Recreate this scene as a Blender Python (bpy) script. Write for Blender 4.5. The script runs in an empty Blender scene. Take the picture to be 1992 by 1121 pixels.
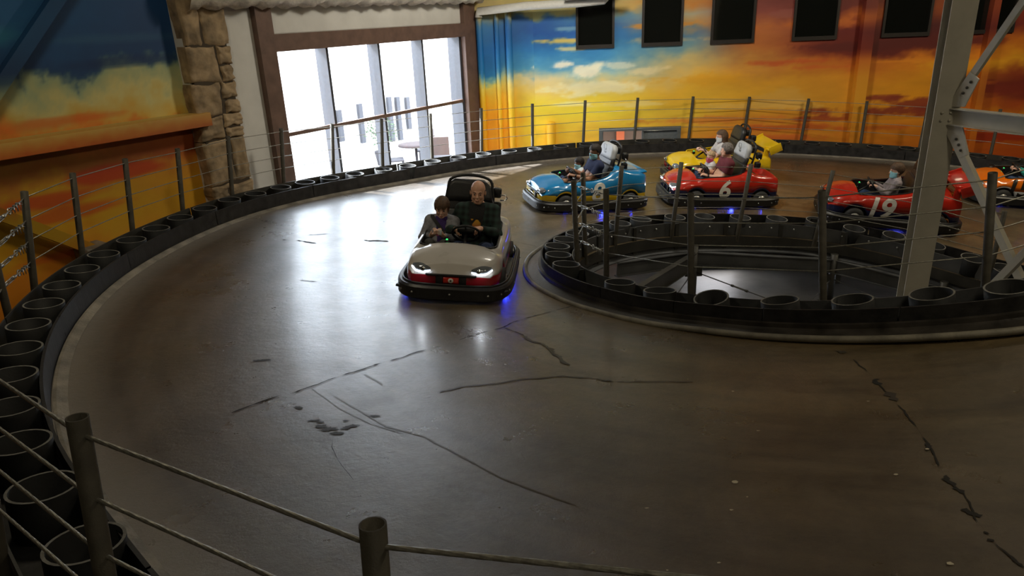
import bpy, bmesh, math, random
import numpy as np
from mathutils import Vector, Matrix
from mathutils.bvhtree import BVHTree
random.seed(7); rng = np.random.default_rng(7)
SC = bpy.context.scene; COL = SC.collection
PI = math.pi

# ---------------------------------------------------------------- camera
F = 1395.0; PITCH = math.radians(21.0); ROLL = math.radians(2.5); HC = 3.0
FW = np.array([0, math.cos(PITCH), -math.sin(PITCH)])
UPV = np.array([0, math.sin(PITCH), math.cos(PITCH)])
RT = np.array([1.0, 0, 0]); CO = np.array([0, 0, HC])
cr, sr = math.cos(ROLL), math.sin(ROLL)
cam_d = bpy.data.cameras.new('camera'); cam_d.sensor_width = 36; cam_d.lens = 36 * F / 1992
cam_d.clip_start = .05; cam_d.clip_end = 300
cam = bpy.data.objects.new('camera', cam_d); COL.objects.link(cam); SC.camera = cam
# image right axis expressed in the level camera frame
ax_r = RT * cr - UPV * sr * -1 * -1
XR = RT * cr - UPV * sr; YU = RT * sr + UPV * cr
M = Matrix(((XR[0], YU[0], -FW[0], 0), (XR[1], YU[1], -FW[1], 0), (XR[2], YU[2], -FW[2], HC), (0, 0, 0, 1)))
cam.matrix_world = M

def ray(px, py):
    u = px - 996.0; v = py - 560.5
    lu = u * cr - v * sr * -1 * -1; lv = v * cr + u * sr
    return FW + RT * lu / F - UPV * lv / F
def proj(X):
    X = np.asarray(X, float) - CO
    z = X @ FW; u = X @ RT / z * F; v = -(X @ UPV) / z * F
    return np.array([996.0 + u * cr + v * sr, 560.5 + v * cr - u * sr])
def at_depth(px, py, d): return CO + ray(px, py) * d
def at_z(px, py, z):
    r = ray(px, py); return CO + r * ((z - HC) / r[2])
def depth(X): return float((np.asarray(X) - CO) @ FW)

# ---------------------------------------------------------------- world, sun, lamps, exposure
SC.view_settings.view_transform = 'Standard'; SC.view_settings.look = 'None'
SC.view_settings.exposure = 0.0; SC.view_settings.gamma = 1.0
SC.view_settings.use_curve_mapping = False
SC.cycles.use_denoising = True
SC.cycles.max_bounces = 7; SC.cycles.diffuse_bounces = 4; SC.cycles.glossy_bounces = 3
SC.cycles.transparent_max_bounces = 8; SC.cycles.sample_clamp_indirect = 8; SC.cycles.sample_clamp_direct = 30
SC.cycles.caustics_reflective = False; SC.cycles.caustics_refractive = False
wd = bpy.data.worlds.new('sky'); SC.world = wd; wd.use_nodes = True
bg = wd.node_tree.nodes['Background']; bg.inputs[0].default_value = (.80, .89, 1.0, 1); bg.inputs[1].default_value = 14
def lamp(name, kind, loc, rot=None, energy=10, color=(1, 1, 1), look=None, **kw):
    l = bpy.data.lights.new(name, kind); l.energy = energy; l.color = color
    for k, v in kw.items(): setattr(l, k, v)
    o = bpy.data.objects.new(name, l); COL.objects.link(o); o.location = loc
    if look is not None: o.rotation_euler = (Vector(look) - Vector(loc)).to_track_quat('-Z', 'Y').to_euler()
    return o
SUN_DIR = Vector((.700, -.204, -.675)).normalized()
sun = lamp('sun', 'SUN', (0, 30, 10), energy=32, color=(.94, .97, 1), angle=.012)
sun.rotation_euler = SUN_DIR.to_track_quat('-Z', 'Y').to_euler()
DW = np.array([.5670, .8237, 0.]); NW = np.array([.8237, -.5670, 0.])
W0 = np.array([-.645, 16.738, 0.])
def wp(s, z, off=0): return W0 + DW * s + NW * off + np.array([0, 0, z])
AB = math.radians(-5.3); DB = np.array([math.cos(AB), math.sin(AB), 0]); NB = np.array([DB[1], -DB[0], 0])
B0 = np.array([3.0725, 16.576, 0.])
def bp(s, z, off=0): return B0 + DB * s + NB * off + np.array([0, 0, z])
LOW_ = -1.45
# the hall's warm ceiling lamps
WARM = (1, .87, .62)
lamp('ceiling_lamp', 'AREA', (5.0, 3.0, 5.6), look=(5.0, 4.0, 0), energy=80, color=WARM, shape='DISK', size=1.2)
lamp('ceiling_lamp', 'AREA', (1.0, -1.5, 5.6), look=(0, 4.5, 0), energy=42, color=WARM, shape='DISK', size=1.0)
lamp('ceiling_lamp', 'AREA', (-3.2, 6.0, 5.6), look=(-4.6, 7.4, 0), energy=70, color=WARM, shape='DISK', size=1.0)
lamp('ceiling_lamp', 'AREA', (9.5, 10.0, 5.6), look=(9.5, 12, 0), energy=190, color=WARM, shape='DISK', size=1.2)
lamp('ceiling_lamp', 'AREA', (1.8, 11.0, 5.6), look=(1.6, 16, .2), energy=310, color=(1, .93, .78), shape='DISK', size=1.4)
lamp('well_fill_light', 'AREA', (3.6, 12.0, -.95), look=(3.4, 9.2, LOW_ + .1), energy=11, color=(.95, .95, 1), size=.7)  # added fill, no known fixture, hidden under the deck to brighten the well floor
lamp('well_fill_light', 'AREA', (7.6, 10.2, -1.0), look=(5.2, 8.6, -.9), energy=14, color=(.8, .9, 1), size=.4)  # second added fill, cool, aimed into the well from the right
# daylight portal in the window opening
pc = wp(-2.88, 1.0, -.35)
pt = lamp('window_portal', 'AREA', tuple(pc), look=tuple(pc + NW), energy=1, shape='RECTANGLE', size=5.1, size_y=3.3)
pt.data.cycles.is_portal = True

# ---------------------------------------------------------------- materials
def nodes_of(m): m.use_nodes = True; return m.node_tree.nodes, m.node_tree.links
def mat(name, col, rough=.5, metal=0, coat=0, noise=0, nscale=20, bump=0, bscale=60, spec=.5, emit=None, es=0, sub=0):
    m = bpy.data.materials.new(name); n, l = nodes_of(m); b = n['Principled BSDF']
    b.inputs['Base Color'].default_value = (*col, 1); b.inputs['Roughness'].default_value = rough
    b.inputs['Metallic'].default_value = metal; b.inputs['Coat Weight'].default_value = coat
    b.inputs['Coat Roughness'].default_value = .06
    b.inputs['Specular IOR Level'].default_value = spec
    if sub: b.inputs['Subsurface Weight'].default_value = sub; b.inputs['Subsurface Radius'].default_value = (.01, .004, .002)
    if emit: b.inputs['Emission Color'].default_value = (*emit, 1); b.inputs['Emission Strength'].default_value = es
    tc = n.new('ShaderNodeTexCoord')
    if noise:
        t = n.new('ShaderNodeTexNoise'); t.inputs['Scale'].default_value = nscale; t.inputs['Detail'].default_value = 5
        l.new(tc.outputs['Object'], t.inputs['Vector'])
        r = n.new('ShaderNodeValToRGB'); l.new(t.outputs['Fac'], r.inputs[0])
        r.color_ramp.elements[0].position = .3; r.color_ramp.elements[1].position = .7
        r.color_ramp.elements[0].color = (*[c * (1 - noise) for c in col], 1)
        r.color_ramp.elements[1].color = (*[min(1, c * (1 + noise)) for c in col], 1)
        l.new(r.outputs[0], b.inputs['Base Color'])
        mr = n.new('ShaderNodeMapRange'); mr.inputs[3].default_value = max(.05, rough - .12 * noise * 2); mr.inputs[4].default_value = min(1, rough + .12 * noise * 2)
        l.new(t.outputs['Fac'], mr.inputs[0]); l.new(mr.outputs[0], b.inputs['Roughness'])
    if bump:
        t2 = n.new('ShaderNodeTexNoise'); t2.inputs['Scale'].default_value = bscale; t2.inputs['Detail'].default_value = 4
        l.new(tc.outputs['Object'], t2.inputs['Vector'])
        bm = n.new('ShaderNodeBump'); bm.inputs['Strength'].default_value = bump; bm.inputs['Distance'].default_value = .01
        l.new(t2.outputs['Fac'], bm.inputs['Height']); l.new(bm.outputs[0], b.inputs['Normal'])
    return m
def S2L(c): return tuple(((x / 255) / 12.92 if x / 255 <= .04045 else ((x / 255 + .055) / 1.055) ** 2.4) for x in c)
MT = {}
MT['rail'] = mat('black_rubber_rail', (.020, .019, .019), .6, noise=.5, nscale=9, bump=.2, bscale=30, spec=.3)
MT['steel_dark'] = mat('dark_painted_steel', (.035, .033, .028), .5, noise=.35, nscale=5, bump=.1, bscale=90)
MT['steel_plate'] = mat('grey_painted_plate', (.07, .072, .075), .5, noise=.3, nscale=4, bump=.1)
MT['post'] = mat('painted_post_steel', (.055, .049, .037), .65, spec=.3, metal=.0, noise=.25, nscale=14, bump=.15, bscale=160)
MT['pipe_ring'] = mat('black_plastic_pipe', (.005, .0055, .006), .65, noise=.4, nscale=7, bump=.1, spec=.25)
MT['ring_cut'] = mat('sawn_pipe_edge', (.16, .155, .14), .65, noise=.4, nscale=30)
MT['cable'] = mat('galvanised_wire_rope', (.30, .29, .25), .45, metal=.6, noise=.3, nscale=60)
MT['zinc'] = mat('zinc_fittings', (.50, .50, .48), .35, metal=.8, noise=.2, nscale=80)
MT['curb'] = mat('worn_concrete_curb', (.185, .165, .135), .7, noise=.45, nscale=5, bump=.5, bscale=40)
MT['curb_d'] = mat('dusty_painted_pipe_curb', (.17, .155, .12), .6, noise=.4, nscale=6, bump=.3, bscale=40)
MT['skirt'] = mat('scuffed_black_skirt', (.030, .026, .022), .38, noise=.6, nscale=5, bump=.3, bscale=25)
MT['cream_steel'] = mat('cream_painted_steel', (.40, .375, .31), .5, noise=.08, nscale=5, bump=.08, bscale=120)
MT['white_wall'] = mat('white_painted_wall', (.62, .60, .56), .8, noise=.06, nscale=3, bump=.15, bscale=120)
MT['brown_frame'] = mat('brown_painted_steel', (.13, .075, .055), .55, noise=.2, nscale=6, bump=.1)
MT['mullion'] = mat('bronze_aluminium', (.045, .048, .058), .4, metal=.0, noise=.1)
MT['insul'] = mat('sprayed_insulation', (.55, .50, .43), .9, noise=.3, nscale=8, bump=1, bscale=30)
MT['stone'] = mat('carved_sandstone', (.30, .215, .125), .85, noise=.5, nscale=5, bump=.9, bscale=18)
MT['mortar'] = mat('dark_mortar', (.06, .045, .03), .95)
MT['darkframe'] = mat('dark_window_frame', (.014, .010, .008), .5, noise=.2)
MT['black'] = mat('black_plastic', (.012, .012, .013), .42, noise=.3, nscale=30, bump=.1, bscale=200)
MT['rubber'] = mat('tyre_rubber', (.018, .018, .018), .7, noise=.3, nscale=25, bump=.4, bscale=120)
MT['vinyl'] = mat('black_seat_vinyl', (.014, .014, .015), .38, bump=.25, bscale=150, noise=.2)
MT['grey_pad'] = mat('grey_headrest_cover', (.42, .44, .47), .5, noise=.1, nscale=10, bump=.2, bscale=60)
MT['chrome'] = mat('chrome', (.7, .7, .7), .15, metal=1)
MT['white_paint'] = mat('white_gloss_fibreglass', (.56, .53, .50), .28, coat=.8, noise=.07, nscale=3)
MT['blue_paint'] = mat('blue_gloss_fibreglass', (.012, .20, .46), .28, coat=.9, noise=.06, nscale=3)
MT['yellow_paint'] = mat('yellow_gloss_fibreglass', (.78, .52, .01), .3, coat=.8, noise=.06, nscale=3)
MT['red_paint'] = mat('red_gloss_fibreglass', (.50, .022, .010), .28, coat=.8, noise=.08, nscale=3)
MT['crimson_paint'] = mat('crimson_gloss_fibreglass', (.42, .010, .025), .28, coat=.8, noise=.06, nscale=3)
MT['orange_paint'] = mat('orange_gloss_fibreglass', (.80, .17, .004), .28, coat=.8, noise=.06, nscale=3)
MT['white_trim'] = mat('white_trim_paint', (.55, .56, .58), .35, coat=.5)
MT['navy_trim'] = mat('navy_trim_paint', (.012, .014, .06), .35, coat=.5)
MT['decal_white'] = mat('white_vinyl_numeral', (.72, .70, .64), .5)
MT['decal_black'] = mat('black_vinyl_numeral', (.012, .010, .008), .5)
MT['lens'] = mat('clear_headlamp_lens', (.35, .38, .42), .12, metal=.6)
MT['led'] = mat('lit_white_led', (1, 1, 1), .4, emit=(.86, .93, 1), es=5)
MT['led_blue'] = mat('lit_blue_led', (.05, .05, 1), .4, emit=(.03, .06, 1), es=14)
MT['led_green'] = mat('lit_green_led', (.05, 1, .2), .4, emit=(.05, 1, .2), es=1.2)
MT['tail'] = mat('red_lamp_lens', (.5, .01, .01), .2, coat=1)
MT['skin'] = mat('skin', (.70, .40, .28), .5, noise=.06, nscale=30, sub=.1)
MT['skin_fair'] = mat('fair_skin', (.68, .42, .32), .55, noise=.05, nscale=30, sub=.1)
MT['skin_tan'] = mat('tan_skin', (.34, .17, .10), .55, noise=.06, nscale=30, sub=.1)
MT['eye'] = mat('eye_white', (.34, .30, .27), .3); MT['iris'] = mat('dark_iris', (.03, .02, .015), .3)
MT['lip'] = mat('lips', (.36, .11, .09), .5)
MT['teeth'] = mat('teeth', (.6, .57, .5), .4)
def cloth(nm, c, n=.15, sc=25): return mat(nm, c, .9, noise=n, nscale=sc, bump=.4, bscale=90)
MT['navy'] = cloth('navy_polo_knit', (.012, .020, .065)); MT['maroon'] = cloth('maroon_polo_knit', (.12, .018, .028))
MT['denim'] = cloth('blue_denim', (.035, .065, .15)); MT['denim_dark'] = cloth('dark_denim', (.018, .032, .085))
MT['grey_knit'] = cloth('grey_knit', (.25, .25, .28), .3); MT['charcoal'] = cloth('charcoal_cotton', (.045, .045, .042))
MT['purple'] = cloth('purple_cotton', (.045, .02, .13)); MT['pink'] = mat('pink_print', (.75, .06, .20), .8)
MT['pale'] = cloth('pale_cotton', (.52, .50, .50)); MT['mauve'] = cloth('greyish_mauve_cotton', (.30, .26, .28), .3)
MT['teal'] = cloth('teal_cotton', (.03, .38, .32)); MT['blacktee'] = cloth('black_cotton', (.012, .012, .013))
MT['shorts'] = cloth('grey_shorts', (.06, .06, .07))
MT['mask_blue'] = mat('blue_surgical_mask', (.30, .62, .72), .85, bump=.3, bscale=80)
MT['mask_white'] = mat('pale_mask', (.62, .68, .72), .85); MT['mask_pink'] = mat('pink_mask', (.55, .07, .16), .85)
MT['hair_dark'] = mat('dark_hair', (.015, .010, .008), .6, noise=.5, nscale=60, bump=.7, bscale=120)
MT['hair_brown'] = mat('brown_hair', (.10, .055, .030), .6, noise=.5, nscale=50, bump=.7, bscale=120)
MT['hair_light'] = mat('light_brown_hair', (.20, .12, .065), .6, noise=.5, nscale=50, bump=.7, bscale=120)
MT['hair_grey'] = mat('grey_hair', (.16, .14, .13), .65, noise=.6, nscale=50, bump=.7, bscale=120)
MT['hair_blond'] = mat('fair_hair', (.42, .30, .18), .6, noise=.4, nscale=50, bump=.6, bscale=120)
MT['strap'] = mat('black_webbing', (.02, .02, .022), .7, bump=.3, bscale=300)
MT['watch'] = mat('dark_watch', (.02, .02, .02), .3)
MT['concrete_low'] = mat('lower_concrete', (.17, .16, .145), .5, noise=.35, nscale=1.6, bump=.3, bscale=12)
MT['ceiling'] = mat('dark_ceiling', (.05, .045, .04), .9)
MT['hallwall'] = mat('dim_hall_wall', (.16, .11, .07), .9, noise=.1, nscale=1)
MT['terrace'] = mat('pale_terrace_paving', (.62, .62, .60), .9, noise=.08, nscale=1)
MT['out_wall'] = mat('pale_render', (.75, .75, .74), .9, noise=.05, nscale=1)
MT['out_dark'] = mat('grey_piers', (.055, .057, .068), .9)
MT['leaf'] = mat('planter_leaves', (.05, .09, .04), .7, noise=.4)
MT['door_grey'] = mat('grey_door_paint', (.13, .145, .155), .5, noise=.1)
MT['door_frame'] = mat('grey_door_frame', (.11, .12, .12), .5)
MT['corr'] = mat('brown_corridor', (.10, .055, .03), .8); MT['orange_panel'] = mat('orange_panel', (.45, .09, .02), .6)
MT['paper'] = mat('scrap_paper', (.6, .62, .66), .8); MT['chip'] = mat('pale_chips', (.45, .40, .30), .8)
MT['crack'] = mat('dark_crack', (.012, .010, .008), .9); MT['patch'] = mat('dark_tar_patch', (.048, .041, .033), .45)  # crack: near-black colour for the thin crack strips
MT['duct'] = mat('white_pvc', (.62, .60, .55), .5, noise=.05)
# thin window glass: clear, with its own mirror reflection
def glass(name, tint, k):
    m = bpy.data.materials.new(name); n, l = nodes_of(m); n.remove(n['Principled BSDF'])
    tr = n.new('ShaderNodeBsdfTransparent'); tr.inputs[0].default_value = (*tint, 1)
    gl = n.new('ShaderNodeBsdfGlossy'); gl.inputs['Roughness'].default_value = .02
    lw = n.new('ShaderNodeFresnel'); lw.inputs[0].default_value = k
    mx = n.new('ShaderNodeMixShader'); l.new(lw.outputs[0], mx.inputs[0]); l.new(tr.outputs[0], mx.inputs[1]); l.new(gl.outputs[0], mx.inputs[2])
    l.new(mx.outputs[0], n['Material Output'].inputs[0]); return m
MT['glass'] = glass('clear_window_glass', (.95, .97, .98), 1.45)
MT['darkglass'] = mat('dark_tinted_glass', (.006, .007, .006), .06, spec=.6, coat=.5)
def plaid():
    m = bpy.data.materials.new('green_black_plaid'); n, l = nodes_of(m); b = n['Principled BSDF']; b.inputs['Roughness'].default_value = .9
    tc = n.new('ShaderNodeTexCoord'); sp = n.new('ShaderNodeSeparateXYZ'); l.new(tc.outputs['Object'], sp.inputs[0])
    acc = None
    for ax in (1, 2):
        mm = n.new('ShaderNodeMath'); mm.operation = 'MULTIPLY'; mm.inputs[1].default_value = 95; l.new(sp.outputs[ax], mm.inputs[0])
        s = n.new('ShaderNodeMath'); s.operation = 'SINE'; l.new(mm.outputs[0], s.inputs[0])
        if acc is None: acc = s
        else:
            a = n.new('ShaderNodeMath'); a.operation = 'ADD'; l.new(acc.outputs[0], a.inputs[0]); l.new(s.outputs[0], a.inputs[1]); acc = a
    r = n.new('ShaderNodeValToRGB'); mr = n.new('ShaderNodeMapRange'); mr.inputs[1].default_value = -2; mr.inputs[2].default_value = 2
    l.new(acc.outputs[0], mr.inputs[0]); l.new(mr.outputs[0], r.inputs[0])
    r.color_ramp.elements[0].color = (.006, .007, .007, 1); r.color_ramp.elements[1].color = (.022, .050, .042, 1)
    l.new(r.outputs[0], b.inputs['Base Color']); return m
MT['plaid'] = plaid()
def sunset_print():
    m = bpy.data.materials.new('orange_sunset_print'); n, l = nodes_of(m); b = n['Principled BSDF']; b.inputs['Roughness'].default_value = .8
    tc = n.new('ShaderNodeTexCoord'); sp = n.new('ShaderNodeSeparateXYZ'); l.new(tc.outputs['Generated'], sp.inputs[0])
    r = n.new('ShaderNodeValToRGB'); l.new(sp.outputs[2], r.inputs[0])
    r.color_ramp.elements[0].color = (.22, .02, .01, 1); r.color_ramp.elements[1].color = (.65, .36, .03, 1)
    l.new(r.outputs[0], b.inputs['Base Color']); return m
MT['print'] = sunset_print()
def mural_mat():
    m = bpy.data.materials.new('airbrushed_sky_mural'); n, l = nodes_of(m); b = n['Principled BSDF']
    a = n.new('ShaderNodeAttribute'); a.attribute_name = 'paint'; l.new(a.outputs['Color'], b.inputs['Base Color'])
    b.inputs['Roughness'].default_value = .55
    t = n.new('ShaderNodeTexNoise'); t.inputs['Scale'].default_value = 90; bm = n.new('ShaderNodeBump'); bm.inputs['Strength'].default_value = .12
    bm.inputs['Distance'].default_value = .004
    tc = n.new('ShaderNodeTexCoord'); l.new(tc.outputs['Object'], t.inputs['Vector']); l.new(t.outputs['Fac'], bm.inputs['Height']); l.new(bm.outputs[0], b.inputs['Normal'])
    return m
MT['mural'] = mural_mat()
def floor_mat():
    m = bpy.data.materials.new('worn_track_concrete'); n, l = nodes_of(m); b = n['Principled BSDF']
    uv = n.new('ShaderNodeUVMap'); tc = n.new('ShaderNodeTexCoord')
    def noise(src, sc, det=6, rough=.6, mapping=None):
        t = n.new('ShaderNodeTexNoise'); t.inputs['Scale'].default_value = sc; t.inputs['Detail'].default_value = det; t.inputs['Roughness'].default_value = rough
        v = src
        if mapping:
            mp = n.new('ShaderNodeMapping'); mp.inputs['Scale'].default_value = mapping; l.new(src, mp.inputs[0]); v = mp.outputs[0]
        l.new(v, t.inputs['Vector']); return t.outputs['Fac']
    def ramp(fac, stops):
        r = n.new('ShaderNodeValToRGB'); l.new(fac, r.inputs[0]); cr_ = r.color_ramp
        while len(cr_.elements) < len(stops): cr_.elements.new(.5)
        for e, (p, c) in zip(cr_.elements, stops): e.position = p; e.color = (*c, 1)
        return r.outputs[0]
    def mul(a, bb, f=1.0):
        mx = n.new('ShaderNodeMix'); mx.data_type = 'RGBA'; mx.blend_type = 'MULTIPLY'; mx.inputs[0].default_value = f
        l.new(a, mx.inputs[6]); l.new(bb, mx.inputs[7]); return mx.outputs[2]
    base = ramp(noise(tc.outputs['Object'], .55, 7, .62), [(.32, (.072, .056, .034)), (.5, (.118, .094, .056)), (.68, (.175, .142, .098))])
    streak = ramp(noise(uv.outputs[0], 1.0, 7, .65, (.35, 3.2, 1)), [(.32, (.52, .50, .50)), (.55, (1, 1, 1)), (.75, (1.15, 1.1, 1.05))])
    fine = ramp(noise(tc.outputs['Object'], 9, 8, .75), [(.3, (.72, .71, .70)), (.6, (1.05, 1.05, 1.05))])
    speck = ramp(noise(tc.outputs['Object'], 60, 3, .6), [(.28, (.6, .6, .6)), (.36, (1, 1, 1))])
    c = mul(mul(mul(base, streak), fine), speck)
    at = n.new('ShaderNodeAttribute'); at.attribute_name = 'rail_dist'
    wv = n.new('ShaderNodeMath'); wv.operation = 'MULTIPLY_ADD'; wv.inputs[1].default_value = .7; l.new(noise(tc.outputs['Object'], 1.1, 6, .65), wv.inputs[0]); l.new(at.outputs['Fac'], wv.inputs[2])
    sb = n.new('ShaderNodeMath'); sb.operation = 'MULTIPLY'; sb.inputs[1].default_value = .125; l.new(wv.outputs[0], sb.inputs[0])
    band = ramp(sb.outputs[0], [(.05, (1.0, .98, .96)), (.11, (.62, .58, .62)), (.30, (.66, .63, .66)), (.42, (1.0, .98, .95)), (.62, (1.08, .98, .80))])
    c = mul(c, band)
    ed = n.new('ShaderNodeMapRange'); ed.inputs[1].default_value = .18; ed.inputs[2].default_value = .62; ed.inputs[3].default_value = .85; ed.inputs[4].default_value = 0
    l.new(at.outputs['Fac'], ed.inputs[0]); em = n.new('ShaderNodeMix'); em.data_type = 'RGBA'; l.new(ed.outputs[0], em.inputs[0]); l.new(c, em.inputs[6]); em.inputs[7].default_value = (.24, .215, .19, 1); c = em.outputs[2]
    # pale dust scratches along the driving line
    sc = ramp(noise(uv.outputs[0], 1.0, 4, .7, (2.2, 26, 1)), [(.70, (0, 0, 0)), (.78, (.5, .5, .5))])
    mx = n.new('ShaderNodeMix'); mx.data_type = 'RGBA'; mx.blend_type = 'ADD'; mx.inputs[0].default_value = .22
    l.new(c, mx.inputs[6]); l.new(sc, mx.inputs[7]); l.new(mx.outputs[2], b.inputs['Base Color'])
    rr = n.new('ShaderNodeMapRange'); rr.inputs[1].default_value = .3; rr.inputs[2].default_value = .7; rr.inputs[3].default_value = .22; rr.inputs[4].default_value = .46
    l.new(noise(tc.outputs['Object'], 1.4, 8, .7), rr.inputs[0]); l.new(rr.outputs[0], b.inputs['Roughness'])
    b.inputs['Specular IOR Level'].default_value = .7; b.inputs['Coat Weight'].default_value = .45; b.inputs['Coat Roughness'].default_value = .25
    bm = n.new('ShaderNodeBump'); bm.inputs['Strength'].default_value = .5; bm.inputs['Distance'].default_value = .012
    l.new(noise(tc.outputs['Object'], 14, 9, .75), bm.inputs['Height']); l.new(bm.outputs[0], b.inputs['Normal'])
    return m
MT['floor'] = floor_mat()

# ---------------------------------------------------------------- mesh helpers
def V(a): return Vector((float(a[0]), float(a[1]), float(a[2])))
class MB:
    def __init__(s): s.v = []; s.f = []; s.mi = []; s.sm = []
    def add(s, vs, fs, mi=0, smooth=False):
        o = len(s.v); s.v += [tuple(map(float, p)) for p in vs]; s.f += [tuple(i + o for i in f) for f in fs]
        s.mi += [mi] * len(fs); s.sm += [smooth] * len(fs); return s
    def box(s, c, size, ax=None, mi=0):
        c = np.asarray(c, float); X, Y, Z = ax if ax is not None else (np.array([1., 0, 0]), np.array([0, 1., 0]), np.array([0, 0, 1.]))
        a, b, d = [q / 2 for q in size]
        vs = [c + X * a * i + Y * b * j + Z * d * k for i, j, k in ((-1,-1,-1),(1,-1,-1),(1,1,-1),(-1,1,-1),(-1,-1,1),(1,-1,1),(1,1,1),(-1,1,1))]
        return s.add(vs, [(0,3,2,1),(4,5,6,7),(0,1,5,4),(1,2,6,5),(2,3,7,6),(3,0,4,7)], mi)
    def rbox(s, c, size, r=.02, ax=None, mi=0, seg=2):
        bm = bmesh.new(); bmesh.ops.create_cube(bm, size=1)
        for v in bm.verts: v.co = Vector((v.co.x * size[0], v.co.y * size[1], v.co.z * size[2]))
        bmesh.ops.bevel(bm, geom=bm.edges[:], offset=min(r, min(size) * .45), segments=seg, affect='EDGES', profile=.5)
        c = np.asarray(c, float); X, Y, Z = ax if ax is not None else (np.array([1., 0, 0]), np.array([0, 1., 0]), np.array([0, 0, 1.]))
        bm.verts.index_update()
        vs = [c + X * v.co.x + Y * v.co.y + Z * v.co.z for v in bm.verts]; fs = [tuple(v.index for v in f.verts) for f in bm.faces]
        bm.free(); return s.add(vs, fs, mi, True)
    def tube(s, pts, r, n=8, cap=True, mi=0, closed=False, smooth=True):
        P = [np.asarray(p, float) for p in pts]; m = len(P); rs = r if hasattr(r, '__len__') else [r] * m
        vs = []; ref = None
        for i, p in enumerate(P):
            a = P[(i - 1) % m] if (i > 0 or closed) else P[0]; b = P[(i + 1) % m] if (i < m - 1 or closed) else P[-1]
            t = b - a; t = t / (np.linalg.norm(t) + 1e-12)
            if ref is None: ref = np.array([0, 0, 1.]) if abs(t[2]) < .9 else np.array([1., 0, 0])
            u = ref - t * (ref @ t); u /= np.linalg.norm(u) + 1e-12; w = np.cross(t, u); ref = u
            for k in range(n):
                q = 2 * PI * k / n; vs.append(p + (u * math.cos(q) + w * math.sin(q)) * rs[i])
        fs = []
        for i in range(m if closed else m - 1):
            j = (i + 1) % m
            for k in range(n): fs.append((i * n + k, i * n + (k + 1) % n, j * n + (k + 1) % n, j * n + k))
        s.add(vs, fs, mi, smooth)
        if cap and not closed: o = len(s.v) - len(vs); s.f += [tuple(o + k for k in range(n - 1, -1, -1)), tuple(o + (m - 1) * n + k for k in range(n))]; s.mi += [mi, mi]; s.sm += [False, False]
        return s
    def pipe(s, a, b, r, ri, n=24, mi=0, mi_top=None, inner=.4):
        # hollow pipe from a to b, open at b
        a = np.asarray(a, float); b = np.asarray(b, float); t = (b - a); L = np.linalg.norm(t); t /= L
        ref = np.array([1., 0, 0]) if abs(t[0]) < .9 else np.array([0, 1., 0]); u = ref - t * (ref @ t); u /= np.linalg.norm(u); w = np.cross(t, u)
        vs = []
        for (p, rr) in ((a, r), (b, r), (b, ri), (b - t * min(inner, L), ri)):
            for k in range(n): q = 2 * PI * k / n; vs.append(p + (u * math.cos(q) + w * math.sin(q)) * rr)
        for lay in range(3):
            fs = [(lay * n + k, lay * n + (k + 1) % n, (lay + 1) * n + (k + 1) % n, (lay + 1) * n + k) for k in range(n)]
            o = len(s.v) if lay == 0 else o
            if lay == 0: s.add(vs, fs, mi, True)
            else: s.f += [tuple(o + i for i in f) for f in fs]; s.mi += [mi_top if (lay == 1 and mi_top is not None) else mi] * n; s.sm += [lay == 2] * n
        s.f += [tuple(o + 3 * n + k for k in range(n))]; s.mi += [mi]; s.sm += [False]
        return s
    def lathe(s, prof, c, axis=(0, 0, 1), n=24, mi=0):
        t = np.asarray(axis, float); t /= np.linalg.norm(t); ref = np.array([1., 0, 0]) if abs(t[0]) < .9 else np.array([0, 1., 0])
        u = ref - t * (ref @ t); u /= np.linalg.norm(u); w = np.cross(t, u); c = np.asarray(c, float); vs = []
        for r, h in prof:
            for k in range(n): q = 2 * PI * k / n; vs.append(c + t * h + (u * math.cos(q) + w * math.sin(q)) * r)
        m = len(prof); fs = [(i * n + k, i * n + (k + 1) % n, (i + 1) * n + (k + 1) % n, (i + 1) * n + k) for i in range(m - 1) for k in range(n)]
        fs += [tuple(range(n - 1, -1, -1)), tuple((m - 1) * n + k for k in range(n))]
        return s.add(vs, fs, mi, True)
    def grid(s, P, mi=0, smooth=True, flip=False):
        P = np.asarray(P, float); a, b = P.shape[:2]; fs = []
        for i in range(a - 1):
            for j in range(b - 1):
                q = (i * b + j, i * b + j + 1, (i + 1) * b + j + 1, (i + 1) * b + j); fs.append(q[::-1] if flip else q)
        return s.add(P.reshape(-1, 3), fs, mi, smooth)
    def build(s, name, mats, parent=None, loc=None):
        me = bpy.data.meshes.new(name); vs = s.v
        if loc is not None: vs = [(x - loc[0], y - loc[1], z - loc[2]) for x, y, z in vs]
        me.from_pydata(vs, [], s.f)
        for m in (mats if isinstance(mats, (list, tuple)) else [mats]): me.materials.append(MT[m] if isinstance(m, str) else m)
        me.polygons.foreach_set('material_index', s.mi); me.polygons.foreach_set('use_smooth', s.sm)
        me.update(); return link(name, me, parent, loc)
def link(name, me, parent=None, loc=None):
    o = bpy.data.objects.new(name, me); COL.objects.link(o)
    if parent is not None: o.parent = parent
    if loc is not None: o.location = loc
    return o
def tag(o, label=None, cat=None, group=None, kind=None):
    if label: o['label'] = label
    if cat: o['category'] = cat
    if group: o['group'] = group
    if kind: o['kind'] = kind
    return o
def empty(name, loc=(0, 0, 0), label=None, cat=None, group=None, kind=None, mtx=None):
    o = bpy.data.objects.new(name, None); COL.objects.link(o); o.empty_display_size = .1
    if mtx is not None: o.matrix_world = mtx
    else: o.location = loc
    return tag(o, label, cat, group, kind)
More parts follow.
